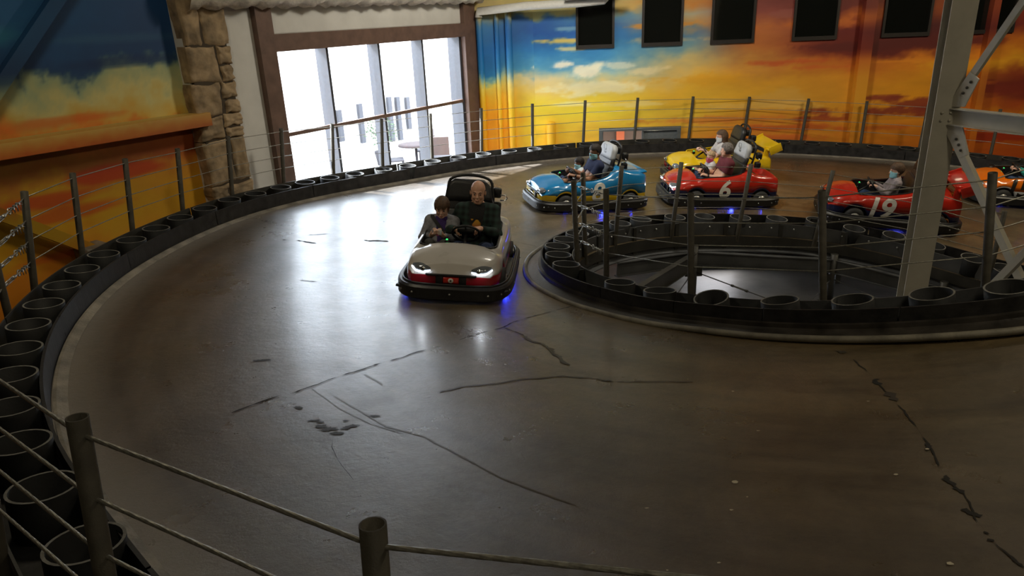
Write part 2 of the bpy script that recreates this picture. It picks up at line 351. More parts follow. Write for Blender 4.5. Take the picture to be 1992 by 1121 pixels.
def vnoise(shape, cells, seed):
    r = np.random.default_rng(seed); a, b = cells; g = r.random((a + 2, b + 2))
    y = np.linspace(0, a, shape[0]); x = np.linspace(0, b, shape[1]); iy = np.minimum(y.astype(int), a - 1 + 1); ix = np.minimum(x.astype(int), b)
    fy = (y - iy)[:, None]; fx = (x - ix)[None]; fy = fy * fy * (3 - 2 * fy); fx = fx * fx * (3 - 2 * fx)
    G = lambda i, j: g[np.clip(i, 0, a + 1)[:, None], np.clip(j, 0, b + 1)[None]]
    return (G(iy, ix) * (1 - fy) + G(iy + 1, ix) * fy) * (1 - fx) + (G(iy, ix + 1) * (1 - fy) + G(iy + 1, ix + 1) * fy) * fx
def fbm(shape, cells, seed, octv=4, p=.5):
    o = np.zeros(shape); amp = 1; tot = 0
    for k in range(octv): o += amp * (vnoise(shape, (cells[0] * 2 ** k, cells[1] * 2 ** k), seed + k) - .5); tot += amp; amp *= p
    return o / tot * 2
# ---------------------------------------------------------------- the banked, spiralling track surface
CX, CY = 3.3, 7.8
KC = [1.4789863756, -1.0501439586, 0.2711946732, -0.0271925001, 0.1406331582, -0.0201797522]
RH = .24
def phi_of(x, y): return (-np.arctan2(y - CY, x - CX) - 0.3) % (2 * PI)
def surf(x, y, phi=None):
    r = np.hypot(x - CX, y - CY); p = phi_of(x, y) if phi is None else phi
    return KC[0] + KC[1] * p + KC[2] * p * p + KC[3] * p ** 3 + KC[4] * r + KC[5] * r * p - RH
def polar(phi, r):
    a = -(phi + .3); return CX + r * math.cos(a), CY + r * math.sin(a)
def hit(px, py, dz=0., t0=1.0):
    R = ray(px, py); t = t0; prev = t
    while t < 30:
        p = CO + R * t
        if p[2] < surf(p[0], p[1]) + dz: break
        prev = t; t += .1
    lo, hi = prev, t
    for _ in range(30):
        m = (lo + hi) / 2; p = CO + R * m
        if p[2] < surf(p[0], p[1]) + dz: hi = m
        else: lo = m
    return CO + R * hi
def snormal(x, y, e=.25):
    n = Vector((-(surf(x + e, y) - surf(x - e, y)) / (2 * e), -(surf(x, y + e) - surf(x, y - e)) / (2 * e), 1)); return n.normalized()
OUT = [(155,1063.8),(74,952.2),(28,864.4),(11,794),(13.4,731),(28.6,679),(48.7,632.3),(79.5,591.3),(114.8,555.5),(155,523.6),(197,494.4),(251.5,466.6),(300,444),(347,423),(395.5,405),(443.5,388),(494.2,376.4),(543.5,363.9),(591,354.1),(639.5,345.2),(688,337.7),(743.7,328.8),(791,322),(839.5,313),(889.5,305.7),(938.6,298.7),(989,292.7),(1039,289),(1090,283.7),(1140,280),(1188,276.5),(1248,273.9),(1301,272.8),(1354,272.4),(1410,272.2),(1465,272.8),(1521,274.6),(1579,277.2),(1640,280.6),(1701,284),(1764,287.2),(1836,294.7),(1900,301.8),(1966,307.7)]
ISN = [(1120,453.8),(1097,465.7),(1081,478.5),(1083.5,495.4),(1099,514.2),(1205,550.1),(1285,566.7),(1392,576.6),(1526,585.5),(1670.5,583.7),(1827,571.3),(1978,557)]
ISF = [(1154,441.6),(1203,434),(1244,425.5),(1310,421.8),(1367,420),(1437,421.8),(1508,424.3),(1585,427.4),(1658,443),(1735,456),(1812,475.6),(1889,500),(1950,520)]
o3 = [hit(*q, dz=RH, t0=(11 if q[0] > 900 else 1)) for q in OUT]; n3 = [hit(*q, dz=RH) for q in ISN]; f3 = [hit(*q, dz=RH, t0=8.2) for q in ISF]
def smooth_curve(pts, extra, bw, lo, hi, n):
    P = np.array([(p[0], p[1]) for p in pts] + list(extra)); ph = phi_of(P[:, 0], P[:, 1]); r = np.hypot(P[:, 0] - CX, P[:, 1] - CY)
    o = np.argsort(ph); ph, r = ph[o], r[o]; g = np.linspace(lo, hi, n); out = []
    for q in g:
        w = np.exp(-.5 * ((ph - q) / bw) ** 2) + 1e-9 * np.exp(-abs(ph - q)); A = np.stack([np.ones_like(ph), ph - q], -1)
        W = w[:, None]; c = np.linalg.solve(A.T @ (A * W) + np.diag([0, 1e-12]), A.T @ (r * w)); out.append(c[0])
    return g, np.array(out)
GP, RO = smooth_curve(o3, [(-1.15, 1.72), (-.3, 1.05), (.8, .6), (2.2, .3), (3.8, .2), (5.5, .6), (10.9, 13.6), (11.7, 12.7), (12.3, 11.5), (12.7, 10.2), (12.9, 9)], .085, .62, 5.85, 420)
GI, RI = smooth_curve(n3 + f3, [(4.7, 5.0), (5.6, 5.2), (7.6, 8.9)], .16, .62, 5.85, 320)
ro = lambda p: float(np.interp(p, GP, RO)); ri = lambda p: float(np.interp(p, GI, RI))
def curve(which, off, dz=0., lo=.62, hi=5.85, n=300):
    # off > 0 goes away from the driving lane
    f, sg = (ro, 1) if which == 'o' else (ri, -1); out = []
    ph = np.linspace(lo, hi, n); base = np.array([polar(p, f(p)) for p in ph]); t = np.gradient(base, axis=0); t /= np.linalg.norm(t, axis=1)[:, None]
    nn = np.stack([t[:, 1], -t[:, 0]], -1); rad = base - np.array([CX, CY]); s = np.sign((nn * rad).sum(1)); nn *= s[:, None] * sg
    b = base + nn * off
    return np.array([(x, y, surf(x, y, p) + dz) for (x, y), p in zip(b, ph)])

# ---------------------------------------------------------------- setting: lower floor, walls, ceiling
LOW = -1.45
def struct(name, mb, m, parent=None, loc=None):
    o = mb.build(name, m, parent, loc)
    if parent is None: o['kind'] = 'structure'
    return o
cornW = wp(.06, 0); cornB = bp(-2.37, 0)
fl = [(-16, -5), (20, -5), tuple(bp(17, 0)[:2]), tuple(cornB[:2]), tuple(wp(.1, 0, -.32)[:2]), tuple(wp(-24, 0, -.32)[:2])]
mb = MB(); mb.add([(x, y, LOW) for x, y in fl], [tuple(range(len(fl)))]); struct('floor', mb, 'concrete_low')
mb = MB(); mb.add([(x, y, LOW - .15) for x, y in ((-30, -6), (24, -6), (24, 20), (-30, 20))], [(0, 1, 2, 3)])
mb = MB(); nf = len(fl); mb.add([(x, y, 5.85) for x, y in fl] + [(x, y, 6.05) for x, y in fl], [tuple(range(nf - 1, -1, -1)), tuple(range(nf, 2 * nf))] + [(i, (i + 1) % nf, (i + 1) % nf + nf, i + nf) for i in range(nf)]); struct('ceiling', mb, 'ceiling')

# painted mural panels: colour computed in wall metres (s along the wall, z up)
def stops_eval(tab, s, z):
    ss = sorted(tab); Z = np.clip(z, -3, 8); out = np.zeros(z.shape + (3,)); cols = []
    for k in ss:
        st = tab[k]; zs = [q[0] for q in st]; lin = np.array([S2L(q[1]) for q in st]) ** (1 / 2.2)
        cols.append(np.stack([np.interp(Z, zs, lin[:, c]) for c in range(3)], -1))
    cols = np.array(cols); si = np.interp(s, ss, np.arange(len(ss))); i0 = np.clip(si.astype(int), 0, len(ss) - 2); f = np.clip(si - i0, 0, 1)
    f = f * f * (3 - 2 * f)
    ii, jj = np.indices(s.shape); return cols[i0, ii, jj] * (1 - f)[..., None] + cols[i0 + 1, ii, jj] * f[..., None]
def blob(img, s, z, c, size, col, amt, nz, soft=.35):
    d = np.hypot((s - c[0]) / size[0], (z - c[1]) / size[1]) + nz * 1.25
    a = np.clip((1 - d) / soft, 0, 1) * amt; cl = np.array(S2L(col)) ** (1 / 2.2)
    return img * (1 - a[..., None]) + cl * a[..., None]
def mural_panel(mb_fn, s0, s1, z0, z1, painter, step=.03):
    ns, nz_ = max(2, int((s1 - s0) / step)), max(2, int((z1 - z0) / step))
    s = np.linspace(s0, s1, ns); z = np.linspace(z0, z1, nz_); Sg, Zg = np.meshgrid(s, z, indexing='ij')
    P = np.array([[mb_fn(a, b) for b in z] for a in s])
    return P, painter(Sg, Zg)
def paint_mesh(name, P, C, parent=None, flip=False):
    mb = MB(); mb.grid(P, smooth=False, flip=flip); o = mb.build(name, 'mural', parent)
    at = o.data.color_attributes.new('paint', 'FLOAT_COLOR', 'POINT'); lin = np.clip(C, 0, 1).reshape(-1, 3) ** 2.2
    at.data.foreach_set('color', np.concatenate([lin, np.ones((len(lin), 1))], 1).astype(np.float32).ravel()); return o
W = (250, 240, 200); YL = (255, 225, 50)
TB = {
 -3.6: [(-1, (235, 150, 20)), (.6, (245, 165, 15)), (1.2, (250, 190, 30)), (1.50, (240, 215, 90)), (1.62, (150, 190, 170)), (1.75, (30, 120, 180)), (2.3, (20, 105, 175)), (2.75, (60, 120, 170)), (2.95, (170, 150, 90)), (4, (160, 140, 90))],
 -2.3: [(-1, (240, 160, 30)), (.3, (250, 205, 50)), (.9, (255, 225, 60)), (1.3, (250, 215, 110)), (1.6, (235, 215, 160)), (1.85, (90, 165, 200)), (2.2, (40, 125, 190)), (2.6, (22, 85, 160)), (2.85, (30, 90, 160)), (2.97, (150, 150, 100)), (3.4, (190, 160, 80)), (4, (120, 120, 100))],
 -1.0: [(-1, (240, 150, 40)), (.2, (250, 195, 60)), (.8, (255, 228, 60)), (1.15, (255, 222, 70)), (1.45, (245, 220, 140)), (1.7, (170, 205, 200)), (2.0, (70, 150, 200)), (2.3, (40, 125, 190)), (2.6, (25, 95, 175)), (2.85, (70, 125, 160)), (3.0, (190, 165, 90)), (4, (120, 130, 130))],
 .9: [(-1, (220, 130, 40)), (.3, (235, 165, 50)), (.8, (248, 205, 60)), (1.3, (240, 185, 50)), (1.6, (230, 190, 100)), (1.85, (200, 185, 130)), (2.1, (110, 150, 160)), (2.4, (80, 125, 160)), (2.6, (190, 150, 90)), (2.8, (170, 165, 140)), (3.05, (200, 130, 50)), (4, (130, 150, 160))],
 2.4: [(-1, (200, 110, 30)), (.3, (225, 140, 40)), (.9, (235, 175, 45)), (1.4, (230, 165, 45)), (1.8, (205, 140, 60)), (2.1, (190, 110, 50)), (2.4, (190, 110, 60)), (2.7, (140, 70, 60)), (3.0, (120, 55, 50)), (4, (90, 40, 45))],
 4.2: [(-1, (200, 110, 25)), (.3, (215, 140, 35)), (.9, (220, 155, 40)), (1.4, (215, 145, 35)), (1.75, (195, 105, 30)), (1.95, (120, 40, 22)), (2.35, (105, 30, 25)), (2.6, (190, 100, 35)), (2.8, (110, 40, 30)), (4, (80, 28, 30))],
 6.0: [(-1, (190, 90, 20)), (.3, (215, 130, 25)), (.75, (225, 150, 25)), (1.3, (225, 150, 25)), (1.75, (215, 125, 25)), (1.95, (100, 30, 22)), (2.3, (85, 25, 25)), (2.7, (150, 70, 25)), (4, (80, 28, 30))],
 8.4: [(-1, (170, 60, 20)), (.1, (190, 90, 20)), (.45, (225, 150, 25)), (.7, (170, 70, 25)), (.95, (125, 45, 28)), (1.35, (140, 50, 28)), (1.6, (225, 160, 30)), (1.95, (210, 120, 25)), (2.3, (120, 40, 25)), (3, (140, 50, 25)), (4, (80, 28, 30))],
 12: [(-1, (170, 60, 20)), (.5, (215, 140, 25)), (1.2, (130, 45, 28)), (2, (215, 150, 30)), (4, (80, 28, 30))]}
def paint_back(s, z):
    sh = s.shape; w = fbm(sh, (max(2, sh[0] // 34), 5), 3, 5, .6); w2 = fbm(sh, (max(2, sh[0] // 60), max(3, sh[1] // 14)), 8, 5, .6); w3 = fbm(sh, (max(3, sh[0] // 12), max(3, sh[1] // 6)), 18, 4, .65)
    C = stops_eval(TB, s + w2 * .35, z + w * .26 + w2 * .12 + w3 * .13)
    n1 = fbm(sh, (max(2, sh[0] // 22), max(3, sh[1] // 8)), 21, 5, .68); n2 = fbm(sh, (max(2, sh[0] // 40), 14), 31, 5, .65)
    B = lambda c, sz, col, a, so=.45: blob(C, s, z, c, sz, col, a, n1, so)
    for c, sz, col, a in [((-1.85, 1.86), (.42, .14), (250, 245, 225), .95), ((-1.2, 1.72), (.5, .16), (252, 245, 215), .9), ((-.45, 1.78), (.45, .09), (235, 235, 210), .7), ((.1, 1.66), (.6, .12), (245, 225, 170), .7),
        ((-1.7, 2.38), (.5, .06), (235, 205, 100), .9), ((-1.5, 2.2), (.55, .05), (230, 215, 150), .8), ((-1.6, 2.62), (.6, .05), (120, 165, 190), .8), ((.6, 2.3), (.9, .07), (225, 185, 120), .7), ((.7, 2.62), (.9, .06), (215, 140, 40), .8),
        ((-1.0, 1.35), (1.1, .16), (255, 246, 200), .75), ((-1.6, 1.0), (.6, .05), (255, 248, 190), .6), ((-.2, .95), (.9, .05), (252, 232, 170), .55), ((1.3, 1.45), (1.2, .16), (232, 165, 30), .7),
        ((2.8, .85), (1.2, .10), (240, 200, 120), .5), ((1.5, .55), (1.5, .08), (225, 120, 50), .6), ((3.2, .35), (1.6, .09), (200, 85, 30), .7), ((2.6, .1), (1.4, .09), (210, 90, 40), .6), ((.4, .15), (1.4, .07), (240, 150, 60), .5),
        ((3.0, 1.75), (1.2, .09), (200, 85, 35), .8), ((3.9, 1.62), (.9, .07), (205, 95, 35), .7), ((3.6, 2.5), (.9, .12), (205, 110, 40), .7), ((3.3, 2.75), (.7, .1), (150, 85, 75), .6), ((5.6, 1.68), (1.2, .05), (235, 150, 35), .6),
        ((3.0, 1.0), (.9, .16), (225, 175, 90), .5), ((5.3, .92), (.55, .06), (140, 55, 35), .85), ((5.3, .62), (1.2, .13), (135, 50, 32), .85), ((4.4, .5), (1.0, .06), (160, 65, 32), .75), ((6.2, .8), (1.0, .16), (130, 48, 32), .85), ((7.6, 1.1), (1.5, .22), (125, 42, 28), .85),
        ((7.2, 1.18), (.7, .05), (200, 100, 35), .7), ((5.2, .28), (.9, .06), (190, 85, 28), .6), ((6.9, .1), (.5, .14), (185, 60, 22), .85), ((8.0, .0), (1.2, .16), (160, 45, 20), .85), ((7.2, 1.55), (1.3, .14), (232, 165, 30), .6), ((6.3, 2.02), (1.6, .12), (92, 28, 22), .8), ((4.5, 2.0), (1.2, .14), (95, 28, 22), .85), ((5.0, 2.7), (.5, .2), (175, 85, 25), .6)]:
        C = B(c, sz, col, a)
    C = C * (1 + .10 * n2[..., None]); return C
TL = {
 -13: [(-1.5, (190, 100, 10)), (0, (215, 140, 15)), (.9, (220, 150, 15)), (1.5, (200, 90, 20)), (1.75, (225, 120, 30)), (1.95, (225, 165, 60)), (2.25, (225, 200, 120)), (2.42, (110, 150, 140)), (2.55, (25, 70, 120)), (3.2, (30, 95, 140)), (5, (20, 70, 120))],
 -9.5: [(-1.5, (200, 100, 10)), (0, (205, 125, 20)), (.5, (200, 155, 25)), (.95, (190, 150, 25)), (1.2, (165, 100, 30)), (1.45, (165, 115, 35)), (1.75, (215, 125, 40)), (1.95, (190, 160, 80)), (2.15, (195, 185, 120)), (2.38, (150, 165, 130)), (2.5, (22, 60, 105)), (3.2, (28, 90, 140)), (5, (15, 60, 110))],
 -6.9: [(-1.5, (200, 110, 10)), (0, (215, 125, 15)), (.6, (205, 150, 25)), (1.1, (190, 120, 35)), (1.3, (170, 80, 30)), (1.7, (200, 105, 35)), (1.85, (205, 165, 70)), (2.15, (205, 195, 130)), (2.4, (150, 165, 130)), (2.55, (20, 60, 105)), (3.3, (20, 65, 115)), (5, (15, 60, 110))]}
def paint_left(s, z):
    sh = s.shape; w = fbm(sh, (max(2, sh[0] // 15), max(2, sh[1] // 16)), 5, 6, .66); w2 = fbm(sh, (max(2, sh[0] // 60), 12), 9, 5, .6)
    C = stops_eval(TL, s, z + w * .42)
    for c, sz, col, a in [((-8.2, 1.12), (.9, .12), (180, 55, 18), .8), ((-9.3, .95), (.9, .12), (185, 65, 18), .8), ((-8.9, .72), (.8, .10), (190, 75, 18), .7), ((-8.6, 1.92), (.9, .08), (205, 90, 25), .6), ((-8.0, 2.9), (1.2, .08), (60, 100, 130), .4), ((-9.3, 2.95), (.6, .2), (50, 130, 150), .5), ((-7.6, 2.6), (1.0, .1), (16, 45, 90), .7), ((-9.4, .2), (1.0, .1), (200, 80, 15), .6)]:
        C = blob(C, s, z, c, sz, col, a, w2, .5)
    return C * (1 + .08 * w2[..., None])
def paint_left_ledge(s, z): return paint_left(s, z + .02)
def darkL(s, z): return paint_left(s, z) * .92

# left mural wall (set back behind the stone column) with ledge and braces
LO = -.22
P, C = mural_panel(lambda s, z: wp(s, z, LO), -16, -6.85, LOW, 5.9, paint_left, .035)
left = paint_mesh('wall_left', P, C); left['kind'] = 'structure'
# ledge: box, front face on +.15
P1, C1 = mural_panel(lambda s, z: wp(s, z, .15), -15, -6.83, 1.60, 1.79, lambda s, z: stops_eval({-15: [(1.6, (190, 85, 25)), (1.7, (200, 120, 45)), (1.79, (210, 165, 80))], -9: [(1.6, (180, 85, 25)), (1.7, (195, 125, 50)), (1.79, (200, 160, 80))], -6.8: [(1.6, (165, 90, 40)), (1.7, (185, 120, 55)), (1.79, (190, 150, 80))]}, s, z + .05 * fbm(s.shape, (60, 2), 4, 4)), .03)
ledge_e = empty('painted_ledge', tuple(wp(-9, 1.6, 0)), 'long wall ledge painted orange, above the fence on the left mural wall', 'ledge')
def reparent(o, p): o.parent = p; o.matrix_parent_inverse = Matrix.Translation(-Vector(p.location)); return o
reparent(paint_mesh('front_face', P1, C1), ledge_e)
def ledge_top(s, t): return wp(s, 1.79, LO + t)
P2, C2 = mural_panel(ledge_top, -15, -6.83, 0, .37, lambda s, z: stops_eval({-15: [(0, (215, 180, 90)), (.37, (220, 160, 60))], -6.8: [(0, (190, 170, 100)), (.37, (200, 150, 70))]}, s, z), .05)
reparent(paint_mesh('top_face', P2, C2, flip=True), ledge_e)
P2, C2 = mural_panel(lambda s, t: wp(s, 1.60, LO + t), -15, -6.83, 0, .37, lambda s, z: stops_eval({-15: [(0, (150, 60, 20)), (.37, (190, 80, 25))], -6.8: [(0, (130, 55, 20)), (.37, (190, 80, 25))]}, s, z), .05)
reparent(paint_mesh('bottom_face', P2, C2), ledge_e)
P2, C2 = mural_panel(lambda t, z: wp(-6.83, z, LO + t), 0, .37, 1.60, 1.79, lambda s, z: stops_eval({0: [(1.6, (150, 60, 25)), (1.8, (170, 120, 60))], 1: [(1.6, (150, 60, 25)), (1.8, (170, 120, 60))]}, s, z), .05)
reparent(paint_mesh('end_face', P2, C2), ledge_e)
def painted_brace(name, a, b, w, d, label, dark):
    # a,b are (s,z) on the wall; a square tube standing off the wall
    a3, b3 = wp(a[0], a[1], LO + d), wp(b[0], b[1], LO + d); t = (b3 - a3); L = np.linalg.norm(t); t /= L; u = np.cross(NW, t)
    mb = MB(); n = 40; cols = []
    o = MB(); ring = [(-.5, -.5), (.5, -.5), (.5, .5), (-.5, .5)]
    vs = []
    for i in range(n + 1):
        c = a3 + t * L * i / n
        for p, q in ring: vs.append(c + u * w * p + NW * w * q)
    fs = [(i * 4 + k, i * 4 + (k + 1) % 4, i * 4 + 4 + (k + 1) % 4, i * 4 + 4 + k) for i in range(n) for k in range(4)] + [(0, 1, 2, 3), (n * 4 + 3, n * 4 + 2, n * 4 + 1, n * 4)]
    o.add(vs, fs); ob = o.build(name, 'mural'); A = np.array(vs); s = (A - W0) @ DW; C = paint_left(s[:, None] * np.ones((1, 2)), A[:, 2:3] * np.ones((1, 2)))[:, 0] * dark
    at = ob.data.color_attributes.new('paint', 'FLOAT_COLOR', 'POINT'); lin = np.clip(C, 0, 1) ** 2.2
    at.data.foreach_set('color', np.concatenate([lin, np.ones((len(lin), 1))], 1).astype(np.float32).ravel())
    return tag(ob, label, 'brace')
painted_brace('wall_brace', (-11.6, .2), (-7.4, 4.6), .15, .22, 'dark blue painted steel brace slanting up the upper left mural', .8)
painted_brace('wall_brace', (-12.0, 2.6), (-8.90, .22), .15, .20, 'brownish painted brace sloping down behind the left fence posts', .85)
mb = MB(); mb.rbox(wp(-8.9, .12, .02), (.34, .4, .34), .02, (DW, NW, np.array([0, 0, 1.]))); tag(mb.build('footing_block', 'curb'), 'pale concrete footing where the brown brace meets the floor', 'block')

# window wall: piers, header, frame
wall = MB()
def wbox(mb, s0, s1, z0, z1, o0, o1, mi=0): mb.box(wp((s0 + s1) / 2, (z0 + z1) / 2, (o0 + o1) / 2), (s1 - s0, o1 - o0, z1 - z0), (DW, NW, np.array([0, 0, 1.])), mi)
wbox(wall, -6.95, -5.70, LOW, 5.9, -.3, -.02); wbox(wall, -5.70, .10, 2.84, 5.9, -.3, -.02); wbox(wall, -5.7, .1, LOW, -.95, -.3, -.02)
struct('wall_window', wall, 'white_wall')
wf = empty('window_1', tuple(wp(-2.8, -.95, 0))); wf['kind'] = 'structure'
def wpart(name, mbx, m): o = mbx.build(name, m); return reparent(o, wf)
for nm, a in (('frame_post', (-5.71, -5.40, LOW, 3.6, -.28, .10)), ('frame_post', (-.35, .05, LOW, 3.6, -.28, .08))):
    m_ = MB(); wbox(m_, *a); wpart(nm, m_, 'brown_frame')
m_ = MB(); wbox(m_, -5.40, -.35, 2.56, 2.83, -.28, .09); wpart('frame_beam', m_, 'brown_frame')
m_ = MB(); wbox(m_, -5.40, -.35, 2.83, 3.5, -.30, -.03); struct('wall_header', m_, 'white_wall')
for s in (-4.18, -2.88, -1.61): m_ = MB(); wbox(m_, s - .055, s, -.95, 2.56, -.32, -.04); wpart('mullion', m_, 'mullion')
m_ = MB(); wbox(m_, -.42, -.35, -.95, 2.56, -.36, -.04); wpart('mullion', m_, 'mullion')
m_ = MB(); wbox(m_, -5.40, -5.35, -.95, 2.56, -.32, -.04); wpart('mullion', m_, 'mullion')
m_ = MB(); wbox(m_, -5.36, -.40, 1.18, 1.245, -.10, -.03); wpart('transom', m_, 'brown_frame')
m_ = MB(); wbox(m_, -5.36, -.40, -.95, -.85, -.30, -.03); wpart('sill', m_, 'mullion')
edges = [-5.35, -4.235, -4.18, -2.935, -2.88, -1.665, -1.61, -.42]
for k in range(4):
    for z0, z1 in ((-.85, 1.18), (1.245, 2.56)):
        m_ = MB(); P = [wp(edges[2 * k], z0, -.2), wp(edges[2 * k + 1], z0, -.2), wp(edges[2 * k + 1], z1, -.2), wp(edges[2 * k], z1, -.2)]
        m_.add(P, [(0, 1, 2, 3)]); wpart('pane', m_, 'glass')

# stone column: every carved block its own piece
sc_ = empty('stone_column', tuple(wp(-6.6, LOW, 0)), 'tall carved sandstone column between the left mural and the window', 'column')
core = MB(); wbox(core, -6.93, -6.27, LOW, 3.6, -.28, .04); reparent(core.build('mortar_core', 'mortar'), sc_)
def stone(s0, s1, z0, z1, seed):
    r = np.random.default_rng(seed); n = 18; u = np.linspace(0, 1, n); U, Vv = np.meshgrid(u, u, indexing='ij')
    edge = np.minimum(np.minimum(U, 1 - U) * (s1 - s0), np.minimum(Vv, 1 - Vv) * (z1 - z0)); h = .045 * np.clip(edge / .022, 0, 1) ** .6 + .045 * fbm((n, n), (3, 3), seed, 4)
    js = .028 * fbm((n, n), (2, 2), seed + 50, 2); jz = .028 * fbm((n, n), (2, 2), seed + 90, 2)
    P = np.array([[wp(s0 + (s1 - s0) * U[i, j] + js[i, j], z0 + (z1 - z0) * Vv[i, j] + jz[i, j], .03 + h[i, j]) for j in range(n)] for i in range(n)])
    m_ = MB(); m_.grid(P, flip=False)
    # sides back to the core
    rim = [(i, 0) for i in range(n)] + [(n - 1, j) for j in range(1, n)] + [(i, n - 1) for i in range(n - 2, -1, -1)] + [(0, j) for j in range(n - 2, 0, -1)]
    vs = [P[q] for q in rim] + [P[q] - NW * .2 for q in rim]; k = len(rim)
    m_.add(vs, [(i, i + k, (i + 1) % k + k, (i + 1) % k) for i in range(k)], 0, False)
    return reparent(m_.build('stone', 'stone'), sc_)
rows = [(-1.45, -.75, .5), (-.75, -.1, .38), (-.1, .42, .55), (.42, .66, .4), (.66, 1.36, .62), (1.36, 1.72, .55), (1.72, 2.2, .62), (2.2, 2.72, .68), (2.72, 3.55, .42)]
for i, (z0, z1, f) in enumerate(rows):
    sp = -6.97 + .74 * f; g = .008
    stone(-6.97, sp - g, z0 + g, z1 - g, 100 + i)
    if i in (5, 6, 7): zm = z0 + (z1 - z0) * .45; stone(sp + g, -6.23, z0 + g, zm - g, 200 + i); stone(sp + g, -6.23, zm + g, z1 - g, 300 + i)
    else: stone(sp + g, -6.23, z0 + g, z1 - g, 400 + i)
# insulated beam over the window, pipes
m_ = MB(); pts = []
for i in range(60):
    s = -6.9 + i * .12; rw = []
    for k in range(9):
        q = PI * (.5 + k / 8) ; rr = .16 + .03 * math.sin(i * 1.7 + k) + .02 * rng.random()
        rw.append(wp(s, 3.42 + rr * math.sin(q) * 1.1, .12 - rr * math.cos(q) * 1.4))
    pts.append(rw)
m_.grid(pts); tag(m_.build('insulated_beam', 'insul'), 'pale lumpy sprayed insulation beam running above the window', 'beam')

# back wall
bw = empty('wall_back', tuple(bp(0, LOW))); bw['kind'] = 'structure'
P, C = mural_panel(lambda s, z: bp(s, z), -2.37, 16.5, .44, 5.9, paint_back, .035); reparent(paint_mesh('mural_field', P, C), bw)
P, C = mural_panel(lambda s, z: bp(s, z), -2.37, -.92, LOW, .44, paint_back, .035); reparent(paint_mesh('mural_field', P, C), bw)
P, C = mural_panel(lambda s, z: bp(s, z), .93, 16.5, LOW, .44, paint_back, .035); reparent(paint_mesh('mural_field', P, C), bw)
# the short wall between window and corner
L2 = cornB - cornW; l2 = np.linalg.norm(L2); D2 = L2 / l2
RET = .35
def rp(t, z, o=0):
    n = np.array([D2[1], -D2[0], 0]); return cornW + D2 * t + n * (o - .0) + np.array([0, 0, z])
P, C = mural_panel(lambda t, z: rp(t, z), 0, l2, LOW, 5.9, lambda s, z: paint_back(s - 3.7, z), .03); sw = paint_mesh('wall_corner', P, C); sw['kind'] = 'structure'
def paint_obj(o, fn, mul=1.0):
    n = len(o.data.vertices); A = np.empty(n * 3, np.float32); o.data.vertices.foreach_get('co', A); A = A.reshape(-1, 3)
    C = fn(A) * mul; at = o.data.color_attributes.new('paint', 'FLOAT_COLOR', 'POINT'); lin = np.clip(C, 0, 1) ** 2.2
    at.data.foreach_set('color', np.concatenate([lin, np.ones((n, 1))], 1).astype(np.float32).ravel()); return o
def back_fn(A, ds=0): s = (A - B0) @ DB + ds; return paint_back(s[:, None] * np.ones((1, 2)), A[:, 2:3] * np.ones((1, 2)))[:, 0]
def tall(name, base, r, z0, z1, ds, label, cat='pipe', sq=False):
    m_ = MB(); n = 50; pts = [np.array([base[0], base[1], z0 + (z1 - z0) * i / n]) for i in range(n + 1)]; m_.tube(pts, r, 4 if sq else 14, smooth=not sq)
    o = m_.build(name, 'mural'); paint_obj(o, lambda A: stops_eval(TB, (A[:, 0:1] * 0 + ds) * np.ones((1, 2)), (A[:, 2:3] + .06 * np.sin(A[:, 0:1] * 40 + ds * 9)) * np.ones((1, 2)))[:, 0]); return tag(o, label, cat)
for k, (t, r, o, lb) in enumerate([(.14, .07, .10, 'mural-painted downpipe closest to the window frame'), (.52, .05, .07, 'slim mural-painted conduit, second pipe from the window frame'), (.78, .075, .09, 'mural-painted downpipe farthest from the window frame, with a collar')]):
    q = rp(t, 0, o); tall('wall_pipe', q, r, LOW, 3.02, -3.4 + k * .25, lb)
m_ = MB(); a = rp(.14, 3.05, .16)
pts = [a + np.array([0, 0, -.12]), a, bp(-2.5, 3.12, .45), bp(-1.4, 3.13, .45), bp(-.85, 3.16, .45), bp(-.6, 3.4, .45), bp(-.6, 5, .45)]
m_.tube(pts, .085, 12); tag(m_.build('overhead_duct', 'duct'), 'white horizontal duct running along the top of the corner wall', 'pipe')
m_ = MB(); m_.rbox(bp(-1.0, 3.22, .62), (1.3, .16, .06), .02, (DB, NB, np.array([0, 0, 1.]))); tag(m_.build('tube_light_fixture', 'zinc'), 'slim white tube light fixture hanging just above the duct', 'light fixture')

# dark observation windows
wl = ['first dark upper window, next to the blue painted corner', 'second dark upper window from the left, over blue and tan sky', 'third dark upper window from the left, over the doorway side', 'fourth dark upper window, left of the painted pilaster', 'fifth dark upper window, right behind the cream column', 'sixth dark upper window, at the far right of the mural']
for k, (s0, s1) in enumerate([(-1.43, -.59), (0, .88), (1.48, 2.40), (3.20, 4.13), (5.05, 6.03), (6.65, 7.72)]):
    e = empty('window_%d' % (k + 2), tuple(bp((s0 + s1) / 2, 2.18, 0)), wl[k]); e['kind'] = 'structure'
    def bx(s0, s1, z0, z1, o0, o1, m, nm):
        q = MB(); q.box(bp((s0 + s1) / 2, (z0 + z1) / 2, (o0 + o1) / 2), (s1 - s0, o1 - o0, z1 - z0), (DB, NB, np.array([0, 0, 1.]))); return reparent(q.build(nm, m), e)
    bx(s0, s1, 2.18, 2.26, -.05, .05, 'darkframe', 'sill'); bx(s0, s0 + .05, 2.26, 3.75, -.05, .05, 'darkframe', 'jamb'); bx(s1 - .05, s1, 2.26, 3.75, -.05, .05, 'darkframe', 'jamb'); bx(s0, s1, 3.75, 3.8, -.05, .05, 'darkframe', 'head')
    bx(s0 + .05, s1 - .05, 2.26, 3.75, 0, .012, 'darkglass', 'pane')
